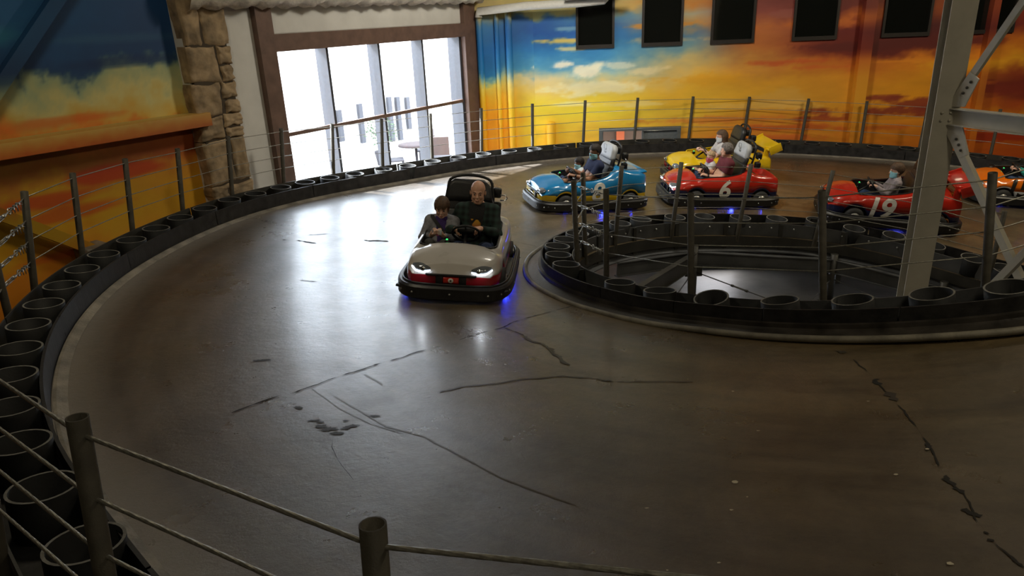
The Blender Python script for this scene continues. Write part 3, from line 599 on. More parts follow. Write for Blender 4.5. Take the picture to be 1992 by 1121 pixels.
# pilasters and yellow bollard, all painted with the mural
def pilaster(s, w, d, label):
    m_ = MB(); n = 90; vs = []; 
    for i in range(n + 1):
        z = LOW + (5.9 - LOW) * i / n
        for a, b in ((-w / 2, 0), (-w / 2, d), (0, d), (w / 2, d), (w / 2, 0)): vs.append(bp(s + a, z, b + .001))
    fs = [(i * 5 + k, i * 5 + k + 1, i * 5 + 6 + k, i * 5 + 5 + k) for i in range(n) for k in range(4)]
    m_.add(vs, fs); o = m_.build('pilaster', 'mural'); paint_obj(o, lambda A: stops_eval(TB, ((A - B0) @ DB)[:, None] * np.ones((1, 2)), (A[:, 2:3] + .0) * np.ones((1, 2)))[:, 0]); return tag(o, label, 'pilaster')
pilaster(4.72, .24, .2, 'mural-painted box pilaster between the fourth and fifth dark windows'); pilaster(7.22, .14, .2, 'narrow mural-painted pilaster behind the steel gusset at right')
q = bp(-2.02, 0, .1); m_ = MB(); m_.lathe([(.11, LOW), (.11, .57), (.09, .62), (.02, .64)], (q[0], q[1], 0), n=20); o = m_.build('bollard', 'mural')
paint_obj(o, lambda A: np.tile(np.array(S2L((250, 190, 40))) ** (1 / 2.2), (len(A), 1))); tag(o, 'yellow painted bollard against the bright mural, left of the doorway', 'bollard')
# doorway
de = empty('door_1', tuple(bp(0, LOW))); de['kind'] = 'structure'
def dpart(nm, s0, s1, z0, z1, o0, o1, m): q = MB(); q.box(bp((s0 + s1) / 2, (z0 + z1) / 2, (o0 + o1) / 2), (s1 - s0, o1 - o0, z1 - z0), (DB, NB, np.array([0, 0, 1.]))); return reparent(q.build(nm, m), de)
dpart('door_frame', -.92, -.84, LOW, .44, -.12, .03, 'door_frame'); dpart('door_frame', .85, .93, LOW, .44, -.12, .03, 'door_frame'); dpart('lintel', -.84, .85, .36, .44, -.12, .03, 'door_frame')
dpart('door_leaf', .10, .85, LOW, .34, -.10, -.04, 'door_grey'); dpart('door_leaf', -.86, -.82, LOW, .34, -.85, -.10, 'door_grey')
dpart('mullion', .06, .10, LOW, .36, -.10, .01, 'door_frame')
cw = empty('wall_corridor', tuple(bp(0, LOW, -1.8))); cw['kind'] = 'structure'
for a in ((-1.4, 1.2, LOW, 1, -1.85, -1.8, 'corr'), (-1.4, -1.35, LOW, 1, -1.8, -.02, 'corr'), (1.15, 1.2, LOW, 1, -1.8, -.02, 'corr'), (-1.4, 1.2, .95, 1, -1.8, -.02, 'corr'), (-.42, -.22, LOW, .95, -1.8, -1.7, 'orange_panel')):
    q = MB(); q.box(bp((a[0] + a[1]) / 2, (a[2] + a[3]) / 2, (a[4] + a[5]) / 2), (a[1] - a[0], a[5] - a[4], a[3] - a[2]), (DB, NB, np.array([0, 0, 1.]))); reparent(q.build('panel', a[6]), cw)
lamp('corridor_lamp', 'POINT', tuple(bp(.4, .7, -1.0)), energy=12, color=WARM, shadow_soft_size=.1)
# closing walls behind the camera and to the right
m_ = MB(); m_.box((2, -5.1, 2.2), (44, .2, 7.6)); struct('wall_rear', m_, 'hallwall')
def wallseg(nm, a, b, m='hallwall', th=.2):
    a = np.array([*a, 0.]); b = np.array([*b, 0.]); t = b - a; L = np.linalg.norm(t); t /= L; n = np.array([-t[1], t[0], 0])
    q = MB(); q.box((a + b) / 2 + np.array([0, 0, 2.2]), (L + .2, th, 7.6), (t, n, np.array([0, 0, 1.]))); return struct(nm, q, m)
wallseg('wall_right', (18.6, -5.2), (18.6, 16)); e0 = wp(-16, 0, LO)
wallseg('wall_left_return', (e0[0], e0[1]), (-12, -5.2))
# ---------------------------------------------------------------- outside the window
m_ = MB(); g = [wp(-30, -1.1, -.34), wp(18, -1.1, -.34), wp(18, -1.1, -40), wp(-30, -1.1, -40)]; m_.add(g, [(0, 1, 2, 3)])
tag(struct('ground', m_, 'terrace'), None, None)
bl = empty('far_building', tuple(wp(4, -1.1, -7)), 'pale building seen through the glare of the window, with grey piers', 'building')
m_ = MB(); m_.box(wp(2, 1.2, -7.0), (34, 1, 4.6), (DW, NW, np.array([0, 0, 1.]))); reparent(m_.build('wall', 'out_wall'), bl)
for px, y0, y1 in ((662, 215, 275), (703, 203, 278), (760, 190, 275), (776, 190, 272), (794, 190, 250), (822, 190, 250), (885, 195, 225), (893, 195, 220)):
    R = ray(px, (y0 + y1) / 2); Pn = wp(0, 0, -6.4); k = ((Pn - CO) @ NW) / (R @ NW); c = CO + R * k; hh = (y1 - y0) / F * (c - CO) @ FW
    m_ = MB(); m_.box(c, (.16, .10, hh), (DW, NW, np.array([0, 0, 1.]))); reparent(m_.build('pier', 'out_dark'), bl)
def on_terrace(px, py): p = at_z(px, py, -1.1); return p
MT['patio'] = mat('dark_patio_metal', (.035, .032, .04), .7); MT['patio_cloth'] = mat('faded_brown_cloth', (.05, .035, .035), .9)
def patio_chair(c, rot, label):
    e = empty('patio_chair', tuple(c), label, 'chair'); X = np.array([math.cos(rot), math.sin(rot), 0]); Y = np.array([-X[1], X[0], 0]); Z = np.array([0, 0, 1.])
    m_ = MB(); m_.rbox(Z * .45, (.5, .5, .05), .02, (X, Y, Z)); m_.build('seat', 'patio', e); m_ = MB(); m_.rbox(Z * .78 - X * .24, (.05, .5, .5), .02, (X, Y, Z)); m_.build('backrest', 'patio_cloth', e)
    for i in (-1, 1):
        for j in (-1, 1): m_ = MB(); m_.tube([X * .22 * i + Y * .22 * j, X * .22 * i + Y * .22 * j + Z * .45], .02, 6); m_.build('leg', 'patio', e)
pc0 = wp(1.9, -1.1, -3.6)
e = empty('patio_table', tuple(pc0), 'outdoor round table seen in the glare through the right end of the window', 'table')
m_ = MB(); m_.lathe([(.5, .72), (.5, .76), (.3, .77)], (0, 0, 0), n=20); m_.build('tabletop', 'patio_cloth', e); m_ = MB(); m_.lathe([(.2, 0), (.04, .04), (.04, .72)], (0, 0, 0), n=10); m_.build('pedestal', 'patio', e)
for dx, dy, r_, lb in ((-.8, .1, .2, 'outdoor dining chair left of the round patio table'), (.75, .3, 3.1, 'outdoor dining chair right of the round patio table'), (.1, -.85, 1.5, 'outdoor dining chair in front of the round patio table')): patio_chair(pc0 + DW * dx + NW * -dy, r_, lb)
sb = empty('shrub', tuple(pc0 + DW * .3 - NW * 1.6), 'shrub in a pot behind the outdoor table', 'plant'); m_ = MB(); m_.lathe([(.18, 0), (.25, .4), (.22, .42)], (0, 0, 0), n=14); m_.build('pot', 'patio', sb)
r_ = np.random.default_rng(3); m_ = MB()
for i in range(420):
    d = r_.normal(0, 1, 3); d /= np.linalg.norm(d); c = np.array([0, 0, .95]) + d * np.array([.5, .5, .55]) * r_.random() ** .4; u = r_.normal(0, 1, 3); u /= np.linalg.norm(u); v = np.cross(u, d); m_.add([c - u * .06, c + v * .025, c + u * .06, c - v * .025], [(0, 1, 2, 3)])
o = m_.build('foliage', 'leaf', sb); o['kind'] = 'stuff'
# ---------------------------------------------------------------- track slab
tr = empty('race_track', (0, 6, 0), 'raised banked concrete kart track sweeping round the hall, cracked and tyre-polished', 'track')
n1, n2 = 300, 64; ph = np.linspace(.62, 5.85, n1); T = []; UVs = []
for p in ph:
    a, b = ri(p) - .24, ro(p) + .24
    for k in range(n2):
        r = a + (b - a) * k / (n2 - 1); x, y = polar(p, r); T.append((x, y, surf(x, y, p))); UVs.append((p * 6.0, r))
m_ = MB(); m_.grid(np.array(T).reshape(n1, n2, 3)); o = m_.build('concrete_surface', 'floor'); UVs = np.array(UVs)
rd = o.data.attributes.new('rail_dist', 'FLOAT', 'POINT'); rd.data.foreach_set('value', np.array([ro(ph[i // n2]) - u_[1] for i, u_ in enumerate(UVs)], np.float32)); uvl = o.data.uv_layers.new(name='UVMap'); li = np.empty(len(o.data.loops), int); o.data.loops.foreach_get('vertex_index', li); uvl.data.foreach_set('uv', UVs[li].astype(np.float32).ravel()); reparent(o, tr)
T3 = np.array(T).reshape(n1, n2, 3)
for nm, k in (('inner_fascia', 0), ('outer_fascia', n2 - 1)):
    m_ = MB(); e = T3[:, k]; m_.grid(np.stack([e, e - np.array([0, 0, .16])], 1)); reparent(m_.build(nm, 'steel_dark'), tr)
m_ = MB(); m_.grid(T3[::4, ::9] - np.array([0, 0, .16])); reparent(m_.build('underside', 'steel_dark'), tr)

def flat_on(px, py, dz=.003): p = hit(px, py); return np.array([p[0], p[1], surf(p[0], p[1]) + dz])
def ribbon(name, pts, w0, m, jag=.4, step=.03, seed=0, dz=.004, gaps=0):
    r = np.random.default_rng(seed); P = [flat_on(*p) for p in pts]; Q = [P[0]]
    for a, b in zip(P, P[1:]):
        n = max(1, int(np.linalg.norm(b - a) / step))
        for i in range(1, n + 1): Q.append(a + (b - a) * i / n)
    Q = np.array(Q); t = np.gradient(Q, axis=0); t /= np.linalg.norm(t, axis=1)[:, None] + 1e-9; nn = np.stack([-t[:, 1], t[:, 0], 0 * t[:, 0]], -1)
    off = np.convolve(r.normal(0, 1, len(Q) + 6), np.ones(4) / 4, 'same')[3:-3] * w0 * jag * 1.6; Q = Q + nn * off[:, None]
    w = w0 * (.35 + .9 * r.random(len(Q))); w[0] = w[-1] = .001
    if gaps: w = np.where(np.sin(np.arange(len(Q)) * .45 + seed) > 1 - gaps * 2, .0006, w)
    L = Q + nn * w[:, None] / 2; R_ = Q - nn * w[:, None] / 2
    for A in (L, R_): A[:, 2] = surf(A[:, 0], A[:, 1]) + dz
    m_ = MB(); m_.grid(np.stack([L, R_], 1), smooth=False); return reparent(m_.build(name, m), tr)
def z4(l): return [(400 + x / 2, 560 + y / 2) for x, y in l]
def z5(l): return [(1200 + x / 2.1515, 600 + y / 2.1515) for x, y in l]
ribbon('crack', z4([(60,505),(150,470),(230,440),(290,420),(345,410),(420,380),(480,360),(590,325),(660,300),(770,272),(800,258),(870,238),(915,228)]), .016, 'crack', seed=1, gaps=.08)
ribbon('crack', z4([(985,205),(1060,180),(1160,155),(1200,133),(1300,105),(1430,72)]), .014, 'crack', seed=2, gaps=.08)
ribbon('crack', z4([(1160,155),(1200,170),(1240,188)]), .012, 'crack', seed=3)
ribbon('tar_patch', z4([(1235,188),(1290,215),(1340,238),(1370,265),(1395,288),(1425,300)]), .04, 'patch', seed=4, jag=.5)
ribbon('tar_patch', z4([(905,408),(1010,385),(1100,376),(1250,355),(1390,343),(1480,350),(1590,365)]), .022, 'patch', seed=5, jag=.5)
ribbon('tar_patch', z4([(850,432),(885,427)]), .04, 'patch', seed=6)
ribbon('tar_patch', z4([(1600,366),(1740,367),(1900,368)]), .02, 'patch', seed=61)
MT['patch_dark'] = mat('black_tar_spot', (.018, .016, .015), .6)
def spot(px, py, w, hgt, seed, m='patch', nm='tar_patch'):
    c = flat_on(px, py); r_ = np.random.default_rng(seed); n = 26; a0 = np.linspace(0, 2 * PI, n, endpoint=False); rr = .45 + .55 * r_.random(n); vs = []
    for q, k in zip(a0, rr): x, y = c[0] + math.cos(q) * w * k, c[1] + math.sin(q) * hgt * k; vs.append((x, y, surf(x, y) + .003))
    m_ = MB(); m_.add([c] + vs, [(0, i + 1, (i + 1) % n + 1) for i in range(n)]); return reparent(m_.build(nm, m), tr)
for i, (x, y, w_, h_) in enumerate([(418, 518, .10, .03), (445, 524, .06, .03), (452, 540, .09, .05), (478, 551, .13, .06), (512, 568, .09, .04), (548, 546, .07, .04), (572, 538, .08, .035), (360, 466, .06, .03), (366, 470, .04, .03), (657, 500, .09, .03), (208, 285, .12, .04), (235, 282, .09, .04), (545, 519, .05, .02)]): spot(400 + x / 2, 560 + y / 2, w_ * .62, h_ * .7, 70 + i, 'patch_dark')
ribbon('crack', z4([(88,200),(130,190),(185,180)]), .010, 'crack', seed=13, gaps=.2); ribbon('crack', z4([(500,580),(490,620),(512,668)]), .004, 'crack', seed=14, gaps=.3)
ribbon('crack', z4([(512,668),(535,700),(575,750)]), .003, 'crack', seed=15, gaps=.2)
right = z5([(985,215),(1015,240),(1040,255),(1075,295),(1105,325),(1140,370),(1200,430),(1250,500),(1300,570),(1320,605),(1345,650),(1370,695),(1410,745),(1450,780),(1490,850),(1500,880),(1545,940),(1590,1000),(1640,1040),(1700,1090)])
ribbon('crack', right, .010, 'crack', seed=16, gaps=.3); ribbon('tar_patch', z5([(920,175),(970,182)]), .05, 'patch', seed=17); ribbon('tar_patch', z5([(1125,350),(1140,390)]), .06, 'patch', seed=18)
for i, (a, w) in enumerate([([(1075,298),(1103,322)], .05), ([(1373,700),(1408,745)], .035), ([(1412,750),(1452,780)], .030), ([(1475,840),(1492,870),(1505,880)], .05), ([(1538,935),(1560,948)], .026), ([(1560,965),(1580,980)], .03), ([(1632,1032),(1665,1060),(1700,1090)], .016), ([(1295,565),(1312,600)], .03)]):
    ribbon('crack', z5(a), w, 'crack', seed=20 + i, step=.012, jag=.3)
ribbon('crack', [(548,467),(580,469),(620,474)], .03, 'crack', seed=31, gaps=.3); ribbon('crack', [(690,466),(730,469),(775,470)], .04, 'crack', seed=32, gaps=.2)
ribbon('crack', [(1008,472),(1044,480)], .01, 'crack', seed=33); ribbon('crack', [(600,458),(640,455)], .02, 'crack', seed=34); ribbon('crack', [(582,546),(640,550)], .02, 'crack', seed=35, gaps=.3)
MT['tyre_mark'] = mat('tyre_scuff', (.070, .057, .038), .40)
ribbon('tyre_mark', z4([(500,420),(600,480),(700,540),(850,580),(1000,660),(1150,740),(1300,800),(1450,850)]), .014, 'tyre_mark', seed=41, jag=.15, dz=.002)
ribbon('tyre_mark', z4([(410,390),(520,470),(640,530),(790,575)]), .010, 'tyre_mark', seed=42, jag=.15, dz=.002)
ribbon('tyre_mark', z4([(620,335),(650,355),(690,378)]), .018, 'tyre_mark', seed=43, dz=.002)
for i, (x, y) in enumerate([(497, 730), (478, 848), (545, 793), (297, 299), (485, 350), (1050, 392), (1395, 1075), (125, 840), (425, 1070), (1170, 700), (1300, 592), (210, 1100), (1750, 700), (590, 516)]):
    c = flat_on(*z5([(x, y)])[0]); r_ = np.random.default_rng(i); k = 6; m_ = MB(); R0 = .006 + .006 * r_.random() + (.008 if i in (0, 6) else 0)
    m_.add([c + np.array([math.cos(q) * R0 * (.5 + r_.random()), math.sin(q) * R0 * .6 * (.5 + r_.random()), .003]) for q in np.linspace(0, 2 * PI, k + 1)[:-1]], [tuple(range(k))]); reparent(m_.build('paint_chip', 'chip'), tr)

# ---------------------------------------------------------------- barriers
def sweep(which, prof, m, name, parent, lo=.62, hi=5.85, n=300, closed=True):
    C = [curve(which, o_, dz, lo, hi, n) for o_, dz in prof]
    if closed: C.append(C[0])
    q = MB(); q.grid(np.stack(C, 1), smooth=False); return reparent(q.build(name, m), parent)
ob = empty('outer_barrier', tuple(curve('o', 0, 0, n=3)[1]), 'long black bumper barrier of pipe rings curving round the outside of the track', 'barrier')
ib = empty('island_barrier', tuple(curve('i', 0, 0, n=3)[1]), 'black bumper barrier of pipe rings around the open well in the middle', 'barrier')
def panels(which, parent, length_phi, off, z0, z1, th, name, m, lo=.62, hi=5.85):
    n = int((hi - lo) / length_phi)
    for k in range(n):
        a, b = lo + (hi - lo) * k / n, lo + (hi - lo) * (k + 1) / n
        sweep(which, [(off, z0), (off, z1), (off + th, z1), (off + th, z0)], m, name, parent, a + .0012, b - .0012, 12)
panels('o', ob, .27, -.20, .035, .215, .02, 'rail_panel', 'rail')
panels('o', ob, .27, .185, -.12, .235, .012, 'back_plate', 'steel_dark')
sweep('o', [(-.20, .035), (-.20, .012), (.18, .012)], 'rail', 'channel_floor', ob, closed=False)
sweep('o', [(-.21, .0), (-.212, .022), (-.235, .024), (-.265, .012), (-.30, .0015)], 'curb', 'curb', ob, closed=False)
# island: vertical rail, ledge, sloping skirt, pipe curb
panels('i', ib, .36, -.20, .06, .215, .02, 'rail_panel', 'rail')
sweep('i', [(-.20, .10), (-.235, .095), (-.24, .06), (-.38, .022), (-.39, .0)], 'skirt', 'skirt', ib, closed=False)
C_ = curve('i', -.395, .018, n=260); m_ = MB(); m_.tube(C_, .030, 8); reparent(m_.build('pipe_curb', 'curb_d'), ib)
sweep('i', [(-.20, .06), (-.20, .012), (.18, .012)], 'rail', 'channel_floor', ib, closed=False)
panels('i', ib, .33, .185, -.22, .20, .012, 'back_plate', 'steel_plate')
panels('i', ib, .33, .197, -.225, -.21, .13, 'shelf_plate', 'steel_plate')
def ring(p, parent, tilt=None, H_=None):
    b = np.array([p[0], p[1], surf(p[0], p[1]) + .013]); nrm = np.array(snormal(p[0], p[1])) if tilt is None else tilt
    m_ = MB(); L = (H_ or RH) - .013; m_.pipe(b - b, nrm * L, .16, .146, 28, 0, 1, inner=.2); o = m_.build('bumper_ring', ['pipe_ring', 'ring_cut']); o.location = b; return reparent_loc(o, parent)
def reparent_loc(o, p): o.parent = p; o.location = Vector(o.location) - Vector(p.location); return o
for p in o3: ring(p, ob)
p = hit(1410, 272.2, RH)
extra = [polar(q, ro(q)) for q in (1.15, 1.25, 1.35, 1.45, 1.55, 1.65, 1.75)] + [polar(q, ro(q)) for q in (5.33, 5.40, 5.47, 5.54)]
for x, y in extra: ring((x, y, 0), ob)
tl = np.array([-.22, .10, 1.]); tl /= np.linalg.norm(tl)
for i, p in enumerate(n3):
    ring(p, ib, (np.array([-.20, -.05, .98]) if i == 7 else None))
for p in f3: ring(p, ib)
def divider(which, p, parent, h=.21):
    f = ro if which == 'o' else ri; sg = 1 if which == 'o' else -1; a = polar(p, f(p) - sg * .19); b = polar(p, f(p) + sg * .18); m_ = MB(); t = np.array([b[0] - a[0], b[1] - a[1], 0]); t /= np.linalg.norm(t); n = np.array([-t[1], t[0], 0]) * .006
    A = np.array([*a, surf(*a, p)]); Bv = np.array([*b, surf(*b, p)]); up = np.array([0, 0, h])
    m_.add([A - n, Bv - n, Bv - n + up, A - n + up * .6, A + n, Bv + n, Bv + n + up, A + n + up * .6], [(0,1,2,3),(7,6,5,4),(0,4,5,1),(1,5,6,2),(2,6,7,3),(3,7,4,0)]); return reparent(m_.build('divider_plate', 'steel_dark'), parent)
xx = hit(1150, 532, .15); divider('i', float(phi_of(xx[0], xx[1])), ib, .2)
# bolts on the island's back plates
def bolt(p, n, r=.014): m_ = MB(); m_.lathe([(r, 0), (r, .012), (r * .6, .02)], p, n, 8); return m_
for q in np.arange(2.35, 5.4, .115):
    p = curve('i', .20, .13, q, q + .002, 2)[0]; rad = np.array([CX - p[0], CY - p[1], 0]); rad /= np.linalg.norm(rad); reparent(bolt(p, rad).build('bolt', 'zinc'), ib)
for q in np.arange(2.3, 5.4, .30):     # plate lap seams
    a = curve('i', .199, .19, q, q + .002, 2)[0]; b = curve('i', .199, -.20, q, q + .002, 2)[0]; m_ = MB(); rad = np.array([CX - a[0], CY - a[1], 0]); rad /= np.linalg.norm(rad); t = np.cross(rad, [0, 0, 1])
    m_.box((a + b) / 2 + rad * .012, (.06, .02, .40), (t, rad, np.array([0, 0, 1.]))); reparent(m_.build('splice_plate', 'steel_dark'), ib)
# deck beams and legs inside the well
st = empty('deck_frame', (3.3, 8, LOW), 'dark steel beams, legs and tie rods holding up the deck inside the well', 'frame')
def pxphi(px, py, dz=.2): h = hit(px, py, dz, 8); return float(phi_of(h[0], h[1]))
pL = [3.2, 3.62, 4.2, 4.97, 5.42, 5.7]
legs = [curve('i', .30, -.24, q, q + .002, 2)[0] for q in pL]
legs[0] = np.array([1.02, 7.7, surf(1.02, 7.7) - .2]); 
up = np.array([0, 0, 1.])
for a, b in zip(legs[1:], legs[2:]):
    t = b - a; L = np.linalg.norm(t); t /= L; n = np.cross(up, t); n /= np.linalg.norm(n); w = np.cross(t, n); c = (a + b) / 2 - up * .09
    m_ = MB(); m_.box(c, (L, .012, .20), (t, n, w)); m_.box(c + w * .10, (L, .09, .014), (t, n, w)); m_.box(c - w * .10, (L, .09, .014), (t, n, w)); reparent(m_.build('channel_beam', 'steel_plate'), st)
a = legs[2]; b = np.array([1.12, 7.5, surf(1.12, 7.5) - .14]); t = b - a; L = np.linalg.norm(t); t /= L; n = np.cross(up, t); n /= np.linalg.norm(n); w = np.cross(t, n); c = (a + b) / 2 - up * .12
m_ = MB(); m_.box(c, (L, .012, .22), (t, n, w)); m_.box(c + w * .11, (L, .09, .014), (t, n, w)); m_.box(c - w * .11, (L, .09, .014), (t, n, w)); reparent(m_.build('channel_beam', 'steel_dark'), st)
for q in (legs[2], legs[3], legs[4]):
    m_ = MB(); m_.tube([(q[0], q[1], LOW), (q[0], q[1], q[2] + .1)], .055, 14); reparent(m_.build('leg', 'steel_dark'), st)
    m_ = MB(); m_.box((q[0], q[1], q[2] - .30), (.26, .03, .16)); m_.box((q[0], q[1], LOW + .01), (.26, .26, .02)); reparent(m_.build('gusset', 'steel_dark'), st)
def rod(a, b, turn=None):
    a = np.asarray(a, float); b = np.asarray(b, float); m_ = MB(); m_.tube([a, b], .009, 6)
    if turn: 
        t = (b - a) / np.linalg.norm(b - a); c = a + (b - a) * turn; u = np.cross(t, up); u /= np.linalg.norm(u)
        for s in (-1, 1): m_.tube([c - t * .10 + u * .018 * s, c + t * .10 + u * .018 * s], .006, 6)
        m_.tube([c - t * .13, c - t * .09], .02, 8); m_.tube([c + t * .09, c + t * .13], .02, 8)
    reparent(m_.build('tie_rod', 'steel_dark'), st)
LA, LB = legs[2], legs[3]
near = [np.array([1.5, 6.45, LOW + .5]), np.array([3.2, 5.9, LOW + .6]), np.array([4.6, 6.6, LOW + .6])]
rod(LA - up * .3, (LB[0] - .1, LB[1] - 1.6, LOW + .15), .28); rod(LB - up * .3, (LA[0] + .2, LA[1] - 2.2, LOW + .2))
rod(LA - up * .3, (LA[0] - .9, LA[1] - 1.2, LOW + .2)); rod(LB - up * .3, (LB[0] + 1.3, LB[1] - 1.9, LOW + .1))
# litter on the shelf
def scrap(px, py, w, h, dz, lab, seed=0, m='paper'):
    c = hit(px, py, dz, 8); m_ = MB(); r = np.random.default_rng(seed); q = r.random() * 3
    X = np.array([math.cos(q), math.sin(q), 0]); Y = np.array([-math.sin(q), math.cos(q), 0]); g = [[c + X * w * (i / 3 - .5) + Y * h * (j / 3 - .5) + up * (.006 + .02 * r.random()) for j in range(4)] for i in range(4)]
    m_.grid(np.array(g)); return tag(m_.build('paper_scrap', m), lab, 'litter')
scrap(1145, 497, .18, .10, -.18, 'white paper scrap in the left corner of the island well', 1); scrap(1232, 476, .16, .10, -.2, 'bluish paper scrap on the shelf left of the well leg', 2)
scrap(1364, 462, .08, .06, -.2, 'small white scrap on the back shelf left of centre', 3); scrap(1444, 465, .10, .10, -.2, 'pale square scrap on the back shelf below kart 6', 4)

# ---------------------------------------------------------------- cable fences
def nearest_on(which, off, dz, px, py):
    C = curve(which, off, dz, .62, 5.85, 2400); Pp = np.array([proj(c) if depth(c) > .3 else (1e5, 1e5) for c in C]); d = np.hypot(Pp[:, 0] - px, (Pp[:, 1] - py)); i = int(np.argmin(d)); return C[i]
def post_at(which, top, base, off=.225, Lv=None):
    b = nearest_on(which, off, .235 if which == 'o' else .20, *base); d = depth(b) - .335; t = at_depth(*top, d); return b, t
OP = [((141,337),(163,498)),((243,309),(260,452)),((345,289),(357,413)),((443,265),(453,380)),((546.7,249.8),(552.8,355)),((645.6,240.9),(648.4,338.3)),((741.9,230.2),(744.8,323)),((836.8,220.6),(841.1,308.7)),((936,210.6),(936.4,294.4)),((1035.6,202),(1035.6,283.4)),((1138.6,195.5),(1134,275.4)),((1241,190.4),(1234.5,269.7)),((1348.7,187.8),(1340.1,268.3)),((1458.3,188.4),(1447,268)),((1573.6,192),(1559.3,274)),((1686.9,197),(1674.6,279)),((1806,204),(1790,287)),((1946.6,212.6),(1928,298)),((2085,226),(2064,320))]
LVL = (.06, .29, .51, .73)
def make_post(parent, b, t, r=.032, low=.30):
    ax = (t - b) / np.linalg.norm(t - b); foot = b - ax * low; m_ = MB(); m_.pipe((0, 0, 0), t - foot, r, r - .005, 18, inner=.12); o = m_.build('post', 'post'); o.location = foot; return reparent_loc(o, parent)
def run_cables(parent, PT, r=.0055, rope=False):
    for f in LVL:
        pts = [t + (b - t) * f for b, t in PT]
        if not rope: m_ = MB(); m_.tube(pts, r, 6)
        else:
            m_ = MB(); n = 24; P = []
            for a, b in zip(pts, pts[1:]):
                k = int(np.linalg.norm(b - a) / .006)
                for i in range(k): P.append(a + (b - a) * i / k)
            P.append(pts[-1]); P = np.array(P); t = np.gradient(P, axis=0); t /= np.linalg.norm(t, axis=1)[:, None]; ref = np.array([0, 0, 1.]); u = np.cross(t, ref); u /= np.linalg.norm(u, axis=1)[:, None]; w = np.cross(t, u)
            s = np.arange(len(P)) * .006; q = np.linspace(0, 2 * PI, n, endpoint=False); rr = r * (1 + .20 * np.abs(np.cos(3 * q[None] - s[:, None] * 48)) - .1)
            G = P[:, None] + (u[:, None] * np.cos(q)[None, :, None] + w[:, None] * np.sin(q)[None, :, None]) * rr[..., None]; G = np.concatenate([G, G[:, :1]], 1); m_.grid(G, flip=True)
        reparent(m_.build('cable', 'cable'), parent)
def turnbuckle(parent, a, b, k=1.0):
    a = np.asarray(a, float); b = np.asarray(b, float); t = (b - a) / np.linalg.norm(b - a); u = np.cross(t, [0, 0, 1.]); u /= np.linalg.norm(u); w = np.cross(t, u); m_ = MB(); L = .5 * k
    for s in (-1, 1): m_.tube([a + t * (.10 * k) + w * .016 * s * k, a + t * (.30 * k) + w * .016 * s * k], .006 * k, 6)
    m_.tube([a + t * .06 * k, a + t * .12 * k], .016 * k, 8); m_.tube([a + t * .28 * k, a + t * .34 * k], .016 * k, 8); m_.tube([a, a + t * .08 * k], .008 * k, 6); m_.tube([a + t * .30 * k, a + t * .40 * k], .008 * k, 6)
    eye = [a + t * (.43 * k + .028 * k * math.cos(q)) + w * .028 * k * math.sin(q) for q in np.linspace(0, 2 * PI, 11)]; m_.tube(eye, .006 * k, 6, cap=False)
    for j, d in enumerate((.50, .56, .62)):
        c = a + t * d * k; m_.box(c, (.022 * k, .034 * k, .022 * k), (t, u, w)); 
        for s in (-1, 1): m_.tube([c + u * s * .012 * k, c + u * s * .012 * k + w * (.045 + .01 * j) * k], .004 * k, 5)
    m_.tube([a + t * .45 * k, a + t * .70 * k + w * .006], .005 * k, 5); m_.tube([a + t * .62 * k + u * .004, a + t * .68 * k + w * .03 * k + u * .01], .0035 * k, 5)
    return reparent(m_.build('turnbuckle', 'zinc'), parent)
OPT = [post_at('o', t, b) for t, b in OP]
O2 = post_at('o', (47, 373), (72, 562)); O1 = post_at('o', (-27, 438), (14, 605)); N0 = post_at('o', (-67, 672), (16, 1072)); 
f_o = empty('cable_fence', tuple(O2[0]), 'grey post-and-cable fence standing on the outer barrier round the far bend', 'fence')
for b, t in OPT + [O2]: make_post(f_o, b, t)
run_cables(f_o, [O2] + OPT)
f_l = empty('cable_fence', tuple(N0[0]), 'near post-and-wire-rope fence at the lower left, closest to the viewer', 'fence')
# nearest posts: hidden feet, so keep the measured tops and stand them on the rear plate
def near_post(top, dtop, lean_px):
    t = at_depth(*top, dtop); d2 = at_depth(lean_px[0], lean_px[1], 1.0) - CO; return t
N1t = at_depth(150, 812, 2.12); N2t = at_depth(725, 1020, 1.63)
def foot_on(t, px, py):
    R = ray(px, py); # point on the pixel ray at one post length below the top
    A = np.dot(R, R); w = CO - t; Bq = 2 * np.dot(R, w); Cq = np.dot(w, w) - .93 ** 2; D = Bq * Bq - 4 * A * Cq; k = (-Bq + math.sqrt(max(D, 0))) / (2 * A); return CO + R * k
N1 = (foot_on(N1t, 238, 1304), N1t); N2 = (foot_on(N2t, 775, 1640), N2t)
OX = post_at('o', (-150, 545), (-75, 800)); N3b = curve('o', .225, .235, 1.20, 1.202, 2)[0]; N3 = (N3b, N3b + np.array([.05, -.05, .93]))
for b, t in (O1, OX, N0, N1, N2, N3): make_post(f_l, b, t, low=.34)
run_cables(f_l, [O1, OX, N0], .0055); run_cables(f_l, [N0, N1, N2, N3], .0062, True)
